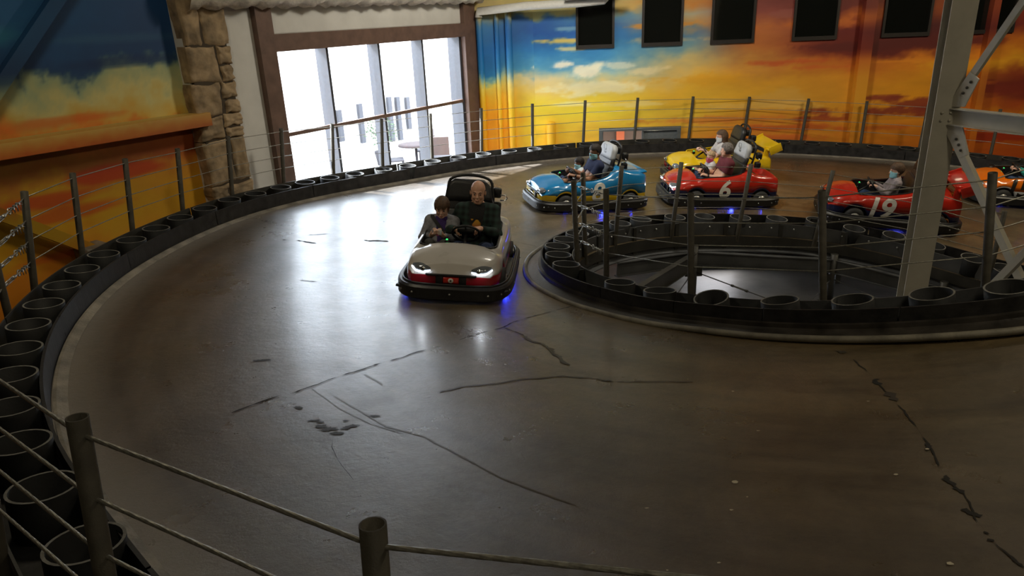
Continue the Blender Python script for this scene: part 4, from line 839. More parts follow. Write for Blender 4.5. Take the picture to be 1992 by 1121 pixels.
# gap between O1 and O2 is closed with turnbuckled ropes
for f in LVL:
    a = O1[1] + (O1[0] - O1[1]) * f; b = O2[1] + (O2[0] - O2[1]) * f; m_ = MB(); m_.tube([a, b], .0055, 6); reparent(m_.build('cable', 'cable'), f_l)
    c = b + (a - b) / np.linalg.norm(a - b) * .03; turnbuckle(f_l, c + (a - b) / np.linalg.norm(a - b) * .72, c, .95)
IP = {'I1': ((1115.7,351.4),(1117.3,508.7)), 'I2': ((1134,336),(1130.8,460.6)), 'I3': ((1209.5,323),(1196.6,441)), 'I4': ((1325.7,316),(1309,428.5)), 'I5': ((1461.5,319.3),(1439,430)), 'I6': ((1620.7,332),(1592,437)), 'I6b': ((1795,362),(1768,468)), 'I7': ((1954.8,410.8),(1930,512)),
      'I8': ((1179,368),(1179.6,537)), 'I9': ((1343.7,376),(1344.3,565)), 'I10': ((1598.9,370.7),(1601.4,575.6)), 'I11': ((1931.3,336),(1917.5,557))}
IPT = {k: post_at('i', *v, off=.225) for k, v in IP.items()}
I12b = curve('i', .225, .2, .80, .802, 2)[0]; IPT['I12'] = (I12b, I12b + np.array([0, 0, .95]))
f_i = empty('cable_fence', tuple(IPT['I3'][0]), 'leaning post-and-cable fence along the far side of the island well', 'fence')
for k in ('I2', 'I3', 'I4', 'I5', 'I6', 'I6b', 'I7'): make_post(f_i, *IPT[k])
run_cables(f_i, [IPT[k] for k in ('I2', 'I3', 'I4', 'I5', 'I6', 'I6b', 'I7')], .005)
f_n = empty('cable_fence', tuple(IPT['I9'][0]), 'upright post-and-cable fence with turnbuckles on the near side of the island well', 'fence')
for k in ('I1', 'I8', 'I9', 'I10', 'I11', 'I12'): make_post(f_n, *IPT[k])
run_cables(f_n, [IPT[k] for k in ('I8', 'I9', 'I10', 'I11', 'I12')], .0055)
for f in LVL:
    a = IPT['I1'][1] + (IPT['I1'][0] - IPT['I1'][1]) * f; b = IPT['I8'][1] + (IPT['I8'][0] - IPT['I8'][1]) * f; m_ = MB(); m_.tube([a, b], .005, 6); reparent(m_.build('cable', 'cable'), f_n)
    turnbuckle(f_n, a + (b - a) * .12, b, .85)
    c = IPT['I2'][1] + (IPT['I2'][0] - IPT['I2'][1]) * f; m_ = MB(); m_.tube([a, c], .005, 6); reparent(m_.build('cable', 'cable'), f_n); turnbuckle(f_n, c + (a - c) * .1, a, .45)

# ---------------------------------------------------------------- building column with braces
cx, cy = 5.20, 8.62
bd = np.array([.35, -.95, 0]); bd /= np.linalg.norm(bd); bn = np.array([-bd[1], bd[0], 0])
colr = empty('steel_column', (cx, cy, LOW), 'cream painted steel column rising through the island well, with beam and braces', 'column')
# H-section: web seen from the left front; flanges face -x and +x
wx = np.array([.98, -.21, 0]); wx /= np.linalg.norm(wx); wy = np.array([-wx[1], wx[0], 0])
m_ = MB(); Hc = 5.85 - LOW; cz = (5.85 + LOW) / 2; cc = np.array([cx, cy, cz])
m_.box(cc, (.014, .24, Hc), (wx, wy, up)); m_.box(cc - wy * .125, (.27, .018, Hc), (wx, wy, up)); m_.box(cc + wy * .125, (.27, .018, Hc), (wx, wy, up))
reparent(m_.build('h_section', 'cream_steel'), colr)
m_ = MB(); m_.box((cx, cy, LOW + .015), (.4, .4, .03), (wx, wy, up)); reparent(m_.build('base_plate', 'cream_steel'), colr)
J = np.array([cx, cy, 1.655]) + bd * .14
m_ = MB(); Lb = 4.0; c = J + bd * Lb / 2
m_.box(c, (Lb, .012, .18), (bd, bn, up)); m_.box(c + up * .09, (Lb, .13, .012), (bd, bn, up)); m_.box(c - up * .09, (Lb, .13, .012), (bd, bn, up)); reparent(m_.build('beam', 'cream_steel'), colr)
for s, q in ((-1, .02), (-1, .05), (1, .02), (1, .05)): pass
for i in range(2):
    for j in range(2): reparent(bolt(np.array([cx, cy, 1.61 + .09 * j]) - wy * .136 + wx * (-.05 + .09 * i), -wy, .016).build('bolt', 'cream_steel'), colr)
def plane_pt(px, py, off=0):
    R = ray(px, py); k = ((np.array([cx, cy, 0]) + bn * off - CO) @ bn) / (R @ bn); return CO + R * k
def brace(p0, p1, w, d, m='cream_steel', off=0, ext=0):
    a, b = plane_pt(*p0, off), plane_pt(*p1, off); t = (b - a) / np.linalg.norm(b - a); b = b + t * ext; n = bn; u = np.cross(n, t); m_ = MB(); L = np.linalg.norm(b - a); c = (a + b) / 2
    m_.box(c, (L, d, w), (t, n, u)); reparent(m_.build('brace', m), colr); return a, b, t
def gusset(px4, off, bolts_):
    P = [plane_pt(*q, off) for q in px4]; m_ = MB(); n_ = len(P); m_.add([p - bn * .008 for p in P] + [p + bn * .008 for p in P], [tuple(range(n_)), tuple(range(2 * n_ - 1, n_ - 1, -1))] + [(i, i + n_, (i + 1) % n_ + n_, (i + 1) % n_) for i in range(n_)]); reparent(m_.build('gusset_plate', 'cream_steel'), colr)
    for q in bolts_: reparent(bolt(plane_pt(*q, off) + (-bn if (CO - P[0]) @ bn < 0 else bn) * .006, (-bn if (CO - P[0]) @ bn < 0 else bn), .016).build('bolt', 'steel_dark'), colr)
side = -1 if (CO - np.array([cx, cy, 0])) @ bn < 0 else 1
gusset([(1842,207),(1888,139),(1905,154),(1877,208)], .03 * side, [(1890,159.5),(1882.5,170.5),(1875,181)])
gusset([(1832,241),(1873,247),(1885,300),(1865,308)], .03 * side, [(1861.5,270.5),(1866,281.5),(1870,292.5)])
brace((1890,150),(1985,12), .075, .05, ext=1.5)
brace((1872,300),(1968,505), .085, .07, ext=.5)
brace((1932,556),(1995,492), .075, .08, off=.35 * side, ext=1.0)
m_ = MB(); q = plane_pt(1809, 423, 0); m_.rbox(q, (.07, .05, .09), .01, (wx, wy, up)); m_.box(q + wx * .05, (.012, .06, .16), (wx, wy, up)); reparent(m_.build('junction_box', 'cream_steel'), colr)
# ---------------------------------------------------------------- go-karts
def lerp(tab, x): return np.interp(x, [t[0] for t in tab], [t[1] for t in tab])
def smooth_tab(tab, x): return sum(lerp(tab, x + d) * w for d, w in ((-.06, .15), (-.03, .22), (0, .26), (.03, .22), (.06, .15)))
def kart(px, py, yaw, body, trim, label, number=None, num_mat='decal_white', style='fastback', pad='vinyl', t0=1.0, num_x=-.12, blue=True, lights=True, lit=False, ks=1.0, zoff=.0):
    P = hit(px, py, 0, t0); n = snormal(P[0], P[1]); fx = Vector((math.cos(yaw), math.sin(yaw), 0)); fx = (fx - n * fx.dot(n)).normalized(); fy = n.cross(fx)
    M4 = Matrix(((fx.x, fy.x, n.x, P[0]), (fx.y, fy.y, n.y, P[1]), (fx.z, fy.z, n.z, P[2] + zoff), (0, 0, 0, 1)))
    M4 = M4 @ Matrix.Scale(ks, 4)
    K = empty('go_kart', label=label, cat='go-kart', mtx=M4)
    def b(name, mb, m, par=None, nz=False): o = mb.build(name, m, par or K); return o
    # bumper band all round + tubular rail
    path = []
    for t in np.linspace(0, 2 * PI, 72, endpoint=False):
        c, s = math.cos(t), math.sin(t); e = .42 if c > 0 else .36
        path.append((1.0 * math.copysign(abs(c) ** e, c) * (1.0 if c > 0 else .98) + .0, .575 * math.copysign(abs(s) ** .42, s)))
    path = np.array(path); tn = np.roll(path, -1, 0) - np.roll(path, 1, 0); tn /= np.linalg.norm(tn, axis=1)[:, None]; nn = np.stack([tn[:, 1], -tn[:, 0]], -1)
    prof = [(0, .045), (.018, .06), (.02, .165), (0, .185), (-.035, .185), (-.035, .05)]
    G = np.array([[(*(p + q * o_), z) for o_, z in prof + prof[:1]] for p, q in zip(path, nn)]); G = np.concatenate([G, G[:1]], 0)
    m_ = MB(); m_.grid(G, smooth=False); bump = b('bumper', m_, 'black')
    m_ = MB(); m_.tube([(*(p * .955), .19) for p in path], .013, 6, closed=True); b('bumper_rail', m_, 'black', bump)
    for i in range(0, 72, 4): 
        m_ = MB(); m_.lathe([(.010, 0), (.010, .006), (.004, .009)], (*(path[i] + nn[i] * .02), .115), (*nn[i], 0), 7); b('bolt', m_, 'zinc', bump)
    # chassis pan and side beams
    m_ = MB(); m_.rbox((0, 0, .09), (1.7, .84, .06), .02); 
    for s in (-1, 1):
        m_.rbox((0, s * .50, .12), (.75, .10, .07), .02)
        for x in (-.85, -.3, .3, .85): m_.tube([(x, s * .4, .1), (x, s * .56, .13)], .014, 6)
    for s in (-1, 1): m_.tube([(.75, s * .3, .1), (.99, s * .3, .14)], .016, 6); m_.tube([(-.75, s * .3, .1), (-.96, s * .3, .14)], .016, 6)
    b('chassis', m_, 'black')
    # wheels
    for x in (.54, -.60):
        for s in (-1, 1):
            m_ = MB(); m_.lathe([(.02, -.07), (.085, -.07), (.135, -.06), (.145, -.03), (.145, .03), (.135, .06), (.085, .07), (.02, .07)], (x, s * .44, .145), (0, 1, 0), 22); w_ = b('wheel', m_, 'rubber')
            m_ = MB(); m_.lathe([(.075, 0), (.072, .008), (.03, .012), (.025, .03), (.0, .032)], (x, s * .44 + s * .065, .145), (0, s, 0), 14); b('hub', m_, 'zinc', w_)
    # body shell
    hW = [(-.90, .40), (-.82, .445), (-.6, .475), (-.2, .485), (.3, .48), (.55, .475), (.72, .47), (.82, .45), (.88, .42), (.92, .37)]
    if style == 'truck': hT = [(-.90, .48), (-.84, .52), (-.45, .56), (-.42, .60), (-.36, .61), (-.26, .58), (0, .52), (.35, .50), (.6, .465), (.78, .415), (.88, .365), (.92, .335)]
    elif style == 'fastback': hT = [(-.90, .56), (-.84, .59), (-.6, .63), (-.42, .68), (-.32, .68), (-.2, .56), (.05, .50), (.35, .49), (.6, .455), (.78, .415), (.88, .365), (.92, .335)]
    else: hT = [(-.90, .48), (-.84, .52), (-.6, .56), (-.40, .62), (-.30, .62), (-.1, .55), (.1, .51), (.35, .49), (.6, .465), (.78, .42), (.88, .375), (.92, .345)]
    X = np.concatenate([np.linspace(-.90, -.26, 18), np.linspace(-.23, .52, 23), np.linspace(.54, .92, 16)])
    cx0, cx1 = -.27, .53
    def zb(x):
        z = .155
        for wx_ in (.54, -.60):
            d = abs(x - wx_)
            if d < .185: z = max(z, .135 + math.sqrt(max(0, .185 ** 2 - d * d)) * 1.0)
        return z
    rows = []; cock = []
    for x in X:
        w = float(smooth_tab(hW, x)); h = float(smooth_tab(hT, x)); z0 = zb(x); h = max(h, z0 + .05)
        yo = min(.395, w - .06); e = min(abs(x - cx0), abs(x - cx1)) ; inside = cx0 < x < cx1
        if inside: yo = yo * (1 - max(0, (.07 - e) / .07) ** 2 * .22)
        else: yo = yo * (1 - .22 * max(0, 1 - e / .12))
        nose = max(0, (x - .75) / .21)
        hs = h - .035 - .03 * nose; bz = max(.27 + (.02 if x > .7 else 0), z0 + .03)
        bz = min(bz, hs - .02) if bz > hs - .02 else bz
        cr_ = .018 + (.02 if style != 'truck' or x > 0 else -.10 * (1 if -.86 < x < -.42 else 0))
        half = [(w - .012, z0), (w + .004, (z0 + bz) / 2), (w + .002, bz), (w - .004, bz + (hs - bz) * .45), (w - .022, hs - .02), (min(w - .045, yo + .035), hs + .018), (yo, h - .004)]
        deck = [(yo * f, h + cr_ * (1 - f ** 2)) for f in (.85, .6, .3, 0)]
        if style == 'truck' and -.86 < x < -.42: deck = [(yo * .93, h - .02), (yo * .88, h - .09), (yo * .4, h - .10), (0, h - .10)]
        L = half + deck; full = [(x, y, z) for y, z in L] + [(x, -y, z) for y, z in L[-2::-1]]; rows.append(full); cock.append(inside)
    nh = 7; nt = len(rows[0]); mu, ml, mt = MB(), MB(), MB(); V_ = [p for r in rows for p in r]
    for i in range(len(X) - 1):
        for j in range(nt - 1):
            q = (i * nt + j, i * nt + j + 1, (i + 1) * nt + j + 1, (i + 1) * nt + j); jj = j if j < nt // 2 else nt - 2 - j
            if cock[i] and cock[i + 1] and jj >= nh - 1: continue
            (ml if jj < 2 else mu).f.append(q)
    k = len(X) - 1
    mu.f.append(tuple(k * nt + j for j in range(2, nt - 2))); ml.f.append(tuple(k * nt + j for j in (0, 1, 2, nt - 3, nt - 2, nt - 1))); mu.f.append(tuple(j for j in range(nt - 3, 1, -1))); ml.f.append((nt - 1, nt - 2, nt - 3, 2, 1, 0))
    def fin(mb, name, m, par=None):
        used = sorted({i for f in mb.f for i in f}); mp = {a: c for c, a in enumerate(used)}; q = MB(); q.add([V_[i] for i in used], [tuple(mp[i] for i in f) for f in mb.f], 0, True); return b(name, q, m, par)
    shell = fin(mu, 'body_shell', body); fin(ml, 'lower_band', trim)
    md = shell.modifiers.new('s', 'SOLIDIFY'); md.thickness = .012; md.offset = -1
    # cockpit tub
    rim = [r[nh - 1] for r, c in zip(rows, cock) if c]; rim2 = [r[nt - nh] for r, c in zip(rows, cock) if c]
    loop = rim + rim2[::-1]; m_ = MB(); low = [(x * .96, y * .93, .13) for x, y, z in loop]; kk = len(loop)
    m_.add(loop + low, [(i, (i + 1) % kk, (i + 1) % kk + kk, i + kk) for i in range(kk)] + [tuple(range(2 * kk - 1, kk - 1, -1))]); b('cockpit_tub', m_, body if style == 'wing' and body == 'yellow_paint' else 'black')
    m_ = MB(); m_.tube([(x, y, z + .004) for x, y, z in loop], .010, 6, closed=True); b('cockpit_rim', m_, 'black' if body != 'yellow_paint' else body)
    # seats: one bench, tall back, headrest, hoop, belt reels
    SX = .11
    st_ = MB(); st_.rbox((-.02, 0, .185), (.46, .74, .11), .04, seg=3); b('seat', st_, 'vinyl')
    sn, cs = math.sin(.26), math.cos(.26); AX = (np.array([cs, 0, sn]), np.array([0, 1., 0]), np.array([-sn, 0, cs]))
    m_ = MB(); m_.rbox((-.34 + SX, 0, .46), (.09, .70, .52), .04, AX, seg=3); b('backrest', m_, 'vinyl')
    def trap(cx_, cz_, w0, w1, h_, th): 
        m2 = MB(); pts = []; 
        for t in np.linspace(0, 1, 9):
            hw = w0 + (w1 - w0) * t; hw *= (1 - .28 * max(0, t - .72) / .28) if t > .72 else 1
            pts.append([(hw * s_, t) for s_ in np.linspace(-1, 1, 9)])
        for side, sg in ((th / 2, False), (-th / 2, True)):
            G_ = [[np.array([cx_, 0, cz_]) + AX[2] * (t - .5) * h_ + AX[1] * y + AX[0] * side * (1 - .35 * abs(y / (w0 + .001)) ** 4) * (1 if .05 < t < .95 else .5) for y, t in r] for r in pts]; m2.grid(np.array(G_), flip=sg)
        a_, c_ = m2.v[:81], m2.v[81:]; rimi = list(range(9)) + [9 * i + 8 for i in range(1, 9)] + [72 + i for i in range(7, -1, -1)] + [9 * i for i in range(7, 0, -1)]
        m2.f += [(rimi[i], rimi[i] + 81, rimi[(i + 1) % len(rimi)] + 81, rimi[(i + 1) % len(rimi)]) for i in range(len(rimi))]; m2.mi += [0] * len(rimi); m2.sm += [True] * len(rimi); return m2
    hb = b('high_back', trap(-.435 + SX, .72, .30, .27, .34, .07), 'vinyl')
    hr = b('headrest', trap(-.470 + SX, .895, .27, .23, .25, .10), pad)
    if pad == 'grey_pad':
        for z_, w_ in ((.90, .07), (.87, .09), (.855, .06)): m_ = MB(); m_.box(np.array([-.465 + SX, 0, z_]) + AX[0] * .058, (.003, w_, .008), AX); b('printed_mark', m_, 'black', hr)
        m_ = MB(); m_.tube([np.array([-.46 + SX, s1 * .05, .92 + z1]) + AX[0] * .06 for s1, z1 in ((-1, 0), (-1, .07), (1, .07), (1, 0))], .003, 4, closed=True); b('printed_mark', m_, 'black', hr)
    hp = [(-.50, .255, .50), (-.56, .265, .80)] + [(-.585 - .01 * math.sin(q), .245 * math.cos(q) * (1 if abs(math.cos(q)) > .0 else 1), .94 + .11 * math.sin(q) ** .7) for q in np.linspace(.12, PI - .12, 12)] + [(-.56, -.265, .80), (-.50, -.255, .50)]
    m_ = MB(); m_.tube(hp, .017, 10); m_.tube([(-.56, .262, .78), (-.56, -.262, .78)], .014, 8); m_.tube([(-.52, .25, .6), (-.78, .25, .42)], .014, 8); m_.tube([(-.52, -.25, .6), (-.78, -.25, .42)], .014, 8); b('roll_hoop', m_, 'black').location = (SX, 0, 0)
    for y, z in ((.30, .86), (.02, .90), (.30, .70)): m_ = MB(); m_.rbox((-.63 + SX, y, z), (.09, .10, .11), .02); b('belt_reel', m_, 'black')
    m_ = MB(); m_.tube([(-.49, .30, .84), (-.49, .40, .84), (-.49, .42, .81), (-.49, .40, .78), (-.49, .34, .78)], .008, 6); b('guide_loop', m_, 'chrome')
    # steering column and wheel
    c = np.array([.30, .06, .56]); ax = np.array([-.80, 0, .60]); u = np.array([0, 1., 0]); v = np.cross(ax, u)
    wh = MB(); wh.tube([c + (u * math.cos(q) * 1.08 + v * math.sin(q) * .88) * .135 for q in np.linspace(0, 2 * PI, 24, endpoint=False)], .013, 8, closed=True)
    for q in (0, PI, PI * 1.5): wh.tube([c, c + (u * math.cos(q) * 1.08 + v * math.sin(q) * .88) * .13], .010, 6)
    so = b('steering_wheel', wh, 'black')
    m_ = MB(); m_.rbox(c + ax * .015, (.07, .19, .13), .03, (ax, u, v), seg=3); b('hub_pad', m_, 'black', so)
    m_ = MB(); m_.tube([c, c - ax * .22, (.56, .06, .16)], .017, 8); b('steering_column', m_, 'black')
    m_ = MB(); m_.tube([(.48, -.12, .16), (.46, -.12, .42), (.44, -.12, .48)], .012, 8); m_.rbox((.44, -.12, .49), (.05, .05, .05), .01); b('throttle_lever', m_, 'black')
    m_ = MB(); m_.rbox((.44, -.12, .520), (.02, .02, .012), .004); b('indicator', m_, 'led_green')
    # lamps
    bv = BVHTree.FromPolygons([Vector(p) for p in V_], [f for f in mu.f + ml.f])
    def onto(p, d, off=.004):
        h = bv.ray_cast(Vector(p), Vector(d)); return np.array(h[0]) - np.array(d) * off if h[0] else None
    if lights:
        for s in (-1, 1):
            G_ = []
            for i in range(9):
                row = []
                for j in range(5):
                    y = s * (.20 + .19 * i / 8); zt = -.5 + j / 4; hh = .040 * math.sin(PI * (i + .6) / 9.2) ** .6
                    p = onto((1.5, y, .338 + .012 * (i / 8) + zt * hh * 2), (-1, 0, 0), .012 + .010 * (1 - abs(zt) * 2))
                    row.append(p if p is not None else np.array([.8, y, .3]))
                G_.append(row)
            m_ = MB(); m_.grid(np.array(G_)); hl = b('headlamp', m_, 'lens')
            e = [G_[i][0] + np.array([.010, 0, .004]) for i in range(0, 9)] + [G_[8][j] + np.array([.008, s * .004, 0]) for j in (1, 2)]
            m_ = MB(); m_.tube(e, [.004] + [.0070] * (len(e) - 2) + [.005], 6); b('lamp_strip', m_, 'led' if lit else 'lens', hl)
            m_ = MB(); m_.lathe([(.020, 0), (.022, .01), (.010, .014)], G_[3][2] + np.array([.012, 0, 0]), (1, 0, .3), 12); b('bulb', m_, 'chrome', hl)
            m_ = MB(); m_.rbox((-.905, s * .27, .36), (.03, .14, .08), .012); b('tail_lamp', m_, 'tail')
    # front number roundel, black bar and brackets
    m_ = MB(); m_.rbox((.938, 0, .285), (.022, .50, .022), .006); 
    for y in (-.115, .115): m_.rbox((.932, y, .235), (.022, .07, .10), .008)
    b('front_bar', m_, 'black')
    if style == 'coupe':
        m_ = MB(); m_.rbox((.942, 0, .235), (.014, .15, .055), .005); fp = b('number_plate', m_, 'red_paint')
        m_ = MB(); m_.lathe([(.026, 0), (.026, .004), (.012, .005)], (.950, 0, .235), (1, 0, 0), 18); b('roundel', m_, 'decal_white', fp)
        m_ = MB(); m_.lathe([(.009, 0), (.008, .004)], (.955, 0, .235), (1, 0, 0), 10); b('zero_mark', m_, 'decal_black', fp)
    m_ = MB(); m_.tube([(1.0, .34, .22), (1.03, .30, .30), (1.03, .05, .30)], .010, 6); b('nudge_bar', m_, 'chrome') if style == 'fastback' else None
    # rear wing / deck pieces
    if style in ('wing', 'fastback'):
        zz, back = (.70, -.98) if style == 'wing' else (.60, -.90)
        m_ = MB()
        for y in (-.30, .30): m_.rbox((-.82, y, (zz + .48) / 2), (.10, .035, zz - .46), .012)
        b('wing_strut', m_, body)
        sw_ = (.26, .80) if style == 'wing' else (.16, .74); a_ = .45 if style == 'wing' else .15
        m_ = MB(); m_.rbox((back + .06, 0, zz), (sw_[0], sw_[1], .035), .015, (np.array([math.cos(a_), 0, -math.sin(a_)]), np.array([0, 1., 0]), np.array([math.sin(a_), 0, math.cos(a_)])), seg=3); b('rear_wing', m_, body)
        if style == 'wing':
            for y in (-.41, .41): m_ = MB(); m_.rbox((back + .04, y, zz - .02), (.24, .02, .16), .01, (np.array([math.cos(a_), 0, -math.sin(a_)]), np.array([0, 1., 0]), np.array([math.sin(a_), 0, math.cos(a_)]))); b('end_plate', m_, body)
    if style == 'fastback':
        for s in (-1, 1):
            m_ = MB(); m_.add([(-.42, s * .36, .605), (-.74, s * .34, .545), (-.74, s * .31, .55), (-.42, s * .30, .615)], [(0, 1, 2, 3) if s > 0 else (3, 2, 1, 0)]); b('rear_quarter_trim', m_, 'yellow_paint' if body == 'blue_paint' else body)
    m_ = MB(); m_.rbox((-.86, 0, .24), (.18, .5, .14), .03); m_.tube([(-.93, -.15, .22), (-.99, -.15, .25)], .02, 8); b('engine_cover', m_, 'black')
    # side number
    if number:
        for s in (1, -1):
            cu = bpy.data.curves.new('number', 'FONT'); cu.body = number; cu.size = .41; cu.shear = .16; cu.align_x = 'CENTER'; cu.offset = .011; cu.space_character = .92
            t_ = bpy.data.objects.new('number', cu); COL.objects.link(t_); bpy.context.view_layer.update(); me = bpy.data.meshes.new_from_object(t_); bpy.data.objects.remove(t_)
            bm = bmesh.new(); bm.from_mesh(me); bmesh.ops.triangulate(bm, faces=bm.faces[:])
            for _ in range(4): bmesh.ops.subdivide_edges(bm, edges=[e for e in bm.edges if e.calc_length() > .035], cuts=1); bmesh.ops.triangulate(bm, faces=bm.faces[:]) 
            for v in bm.verts:
                x_, z_ = -s * v.co.x + num_x, v.co.y + .185; h = bv.ray_cast(Vector((x_, s * 1.0, z_)), Vector((0, -s, 0)))
                yy = h[0].y if h[0] else s * .46
                v.co = Vector((x_, (yy if abs(yy) > .40 else s * .475) + s * .012, z_))
            bm.to_mesh(me); bm.free(); me.materials.clear(); me.materials.append(MT[num_mat]); link('number_decal', me, K)
    if blue:
        for x, y in ((.55, .47), (-.1, .49), (-.62, .47), (.55, -.47), (-.62, -.47)):
            m_ = MB(); m_.rbox((x, y, .062), (.07, .02, .012), .004); b('underglow_led', m_, 'led_blue')
            l = bpy.data.lights.new('underglow', 'POINT'); l.energy = 1.6; l.color = (.03, .05, 1); l.shadow_soft_size = .03; lo = bpy.data.objects.new('underglow', l); COL.objects.link(lo); lo.location = M4 @ Vector((x, y * 1.06, .045))
    if lit:
        for s in (-1, 1):
            l = bpy.data.lights.new('headlamp_beam', 'SPOT'); l.energy = 1.5; l.spot_size = 1.6; l.color = (.85, .92, 1); l.shadow_soft_size = .03; lo = bpy.data.objects.new('headlamp_beam', l); COL.objects.link(lo)
            lo.location = M4 @ Vector((.98, s * .29, .33)); lo.rotation_euler = (fx + n * -.25).to_track_quat('-Z', 'Y').to_euler()
    return K, M4
R_ = math.radians
K0, M0 = kart(901, 538, R_(-95), 'white_paint', 'crimson_paint', 'white go-kart with crimson lower band and lit headlights, nearest kart, coming forward', None, style='coupe', blue=True, lit=True, ks=1.06)
K8, M8 = kart(1137, 396, R_(196), 'blue_paint', 'yellow_paint', 'blue go-kart number 8 with yellow lower band and grey headrest', '8', t0=8, pad='grey_pad', num_x=-.0)
K6, M6 = kart(1392, 388, R_(184), 'red_paint', 'navy_trim', 'red go-kart number 6 with grey headrest, directly behind the blue kart', '6', style='truck', t0=8, lit=True, pad='grey_pad', num_x=.07)
KY, MY = kart(1390, 348, R_(184), 'yellow_paint', 'crimson_paint', 'yellow go-kart with red lower band, on the far side of red kart 6', None, style='wing', t0=8)
K19, M19 = kart(1718, 426, R_(165), 'red_paint', 'navy_trim', 'red go-kart number 19 passing behind the cream steel column', '19', style='wing', t0=8, ks=1.07, num_x=.22)
K15, M15 = kart(1995, 388, R_(163), 'orange_paint', 'white_trim', 'orange go-kart number 15 with white lower band at the right edge', '15', 'decal_black', style='fastback', t0=8, num_x=.35)
# ---------------------------------------------------------------- people: one smooth surface each, grown from a blended distance field
def surfnet(Fd, org, h):
    S_ = Fd < 0; nx, ny, nz = Fd.shape
    c = [Fd[i:nx - 1 + i, j:ny - 1 + j, k:nz - 1 + k] for i in (0, 1) for j in (0, 1) for k in (0, 1)]
    sg = sum((q < 0).astype(np.int8) for q in c); act = (sg > 0) & (sg < 8); idx = -np.ones(act.shape, int); cells = np.argwhere(act); idx[act] = np.arange(len(cells))
    cv = np.stack([q[act] for q in c], -1); co = np.array([(i, j, k) for i in (0, 1) for j in (0, 1) for k in (0, 1)], float)
    acc = np.zeros((len(cells), 3)); n = np.zeros(len(cells))
    for a in range(8):
        for b in range(a + 1, 8):
            if abs(co[a] - co[b]).sum() != 1: continue
            fa, fb = cv[:, a], cv[:, b]; m = (fa < 0) != (fb < 0); t = np.where(m, fa / np.where(m, fa - fb, 1), 0)
            acc += np.where(m[:, None], co[a] + (co[b] - co[a]) * t[:, None], 0); n += m
    P = (cells + acc / n[:, None]) * h + org; faces = []
    for ax in range(3):
        o1, o2 = [(1, 2), (2, 0), (0, 1)][ax]; sl = [slice(None)] * 3; s2 = [slice(None)] * 3; sl[ax] = slice(0, -1); s2[ax] = slice(1, None)
        A, B = S_[tuple(sl)], S_[tuple(s2)]; e = np.argwhere(A != B)
        e = e[(e[:, o1] > 0) & (e[:, o2] > 0) & (e[:, o1] < act.shape[o1]) & (e[:, o2] < act.shape[o2])]
        if not len(e): continue
        d1 = np.zeros(3, int); d1[o1] = 1; d2 = np.zeros(3, int); d2[o2] = 1
        q = np.stack([idx[tuple((e - u).T)] for u in (d1 * 0, d1, d1 + d2, d2)], -1); fl = A[tuple(e.T)]
        q[~fl] = q[~fl][:, ::-1]; faces.append(q)
    Fc = np.concatenate(faces); return P, Fc[(Fc >= 0).all(1)]
def smin(a, b, k): h = np.clip(.5 + .5 * (b - a) / k, 0, 1); return b * (1 - h) + a * h - k * h * (1 - h)
class SDF:
    def __init__(s): s.p = []
    def cap(s, a, b, r1, r2=None, k=.02): s.p.append(('c', np.asarray(a, float), np.asarray(b, float), r1, r2 if r2 is not None else r1, k)); return s
    def ell(s, c, r, ax=None, k=.02, sub=False): s.p.append(('s' if sub else 'e', np.asarray(c, float), np.asarray(r, float), np.eye(3) if ax is None else ax, 0, k)); return s
    def evaluate(s, h, pad=.03, off=0., clip=None, filt=None):
        pr = [q for q in s.p if filt is None or filt(q)]; lo = np.full(3, 1e9); hi = -lo
        def bb(q):
            if q[0] == 'c': r = max(q[3], q[4]); return np.minimum(q[1], q[2]) - r, np.maximum(q[1], q[2]) + r
            return q[1] - max(q[2]), q[1] + max(q[2])
        for q in pr:
            if q[0] == 's': continue
            a, b = bb(q); lo = np.minimum(lo, a); hi = np.maximum(hi, b)
        lo -= pad + off; hi += pad + off; n = np.ceil((hi - lo) / h).astype(int) + 1; Fd = np.full(n, .2, np.float32)
        for q in pr:
            a, b = bb(q); m = q[5] * 2 + off + .02; i0 = np.clip(((a - m - lo) / h).astype(int), 0, n); i1 = np.clip(np.ceil((b + m - lo) / h).astype(int) + 1, 0, n)
            g = np.stack(np.meshgrid(*[lo[d] + h * np.arange(i0[d], i1[d]) for d in range(3)], indexing='ij'), -1); sl = tuple(slice(i0[d], i1[d]) for d in range(3))
            if g.size == 0: continue
            if q[0] == 'c':
                v = q[2] - q[1]; t = np.clip(((g - q[1]) @ v) / (v @ v + 1e-12), 0, 1); d = np.linalg.norm(g - (q[1] + t[..., None] * v), axis=-1) - (q[3] + (q[4] - q[3]) * t) - off
            else:
                l = (g - q[1]) @ q[3].T; rr = q[2] + (off if q[0] == 'e' else 0); k0 = np.linalg.norm(l / rr, axis=-1); k1 = np.linalg.norm(l / (rr * rr), axis=-1); d = k0 * (k0 - 1) / (k1 + 1e-9); d = np.where(k0 < .05, -min(rr), d)
            if q[0] == 's': Fd[sl] = -smin(-Fd[sl], d, q[5])
            else: Fd[sl] = smin(Fd[sl], d, q[5])
        if clip is not None:
            g = np.stack(np.meshgrid(*[lo[d] + h * np.arange(n[d]) for d in range(3)], indexing='ij'), -1); Fd = np.maximum(Fd, clip(g))
        return Fd, lo
def sdf_obj(name, sd, h, m, parent, off=0., clip=None, filt=None):
    Fd, lo = sd.evaluate(h, off=off, clip=clip, filt=filt); P, Q = surfnet(Fd, lo, h)
    me = bpy.data.meshes.new(name); me.from_pydata(P.tolist(), [], Q.tolist()); me.materials.append(MT[m]); me.polygons.foreach_set('use_smooth', [True] * len(me.polygons)); me.update(); return link(name, me, parent)
def unit(v): v = np.asarray(v, float); return v / (np.linalg.norm(v) + 1e-12)
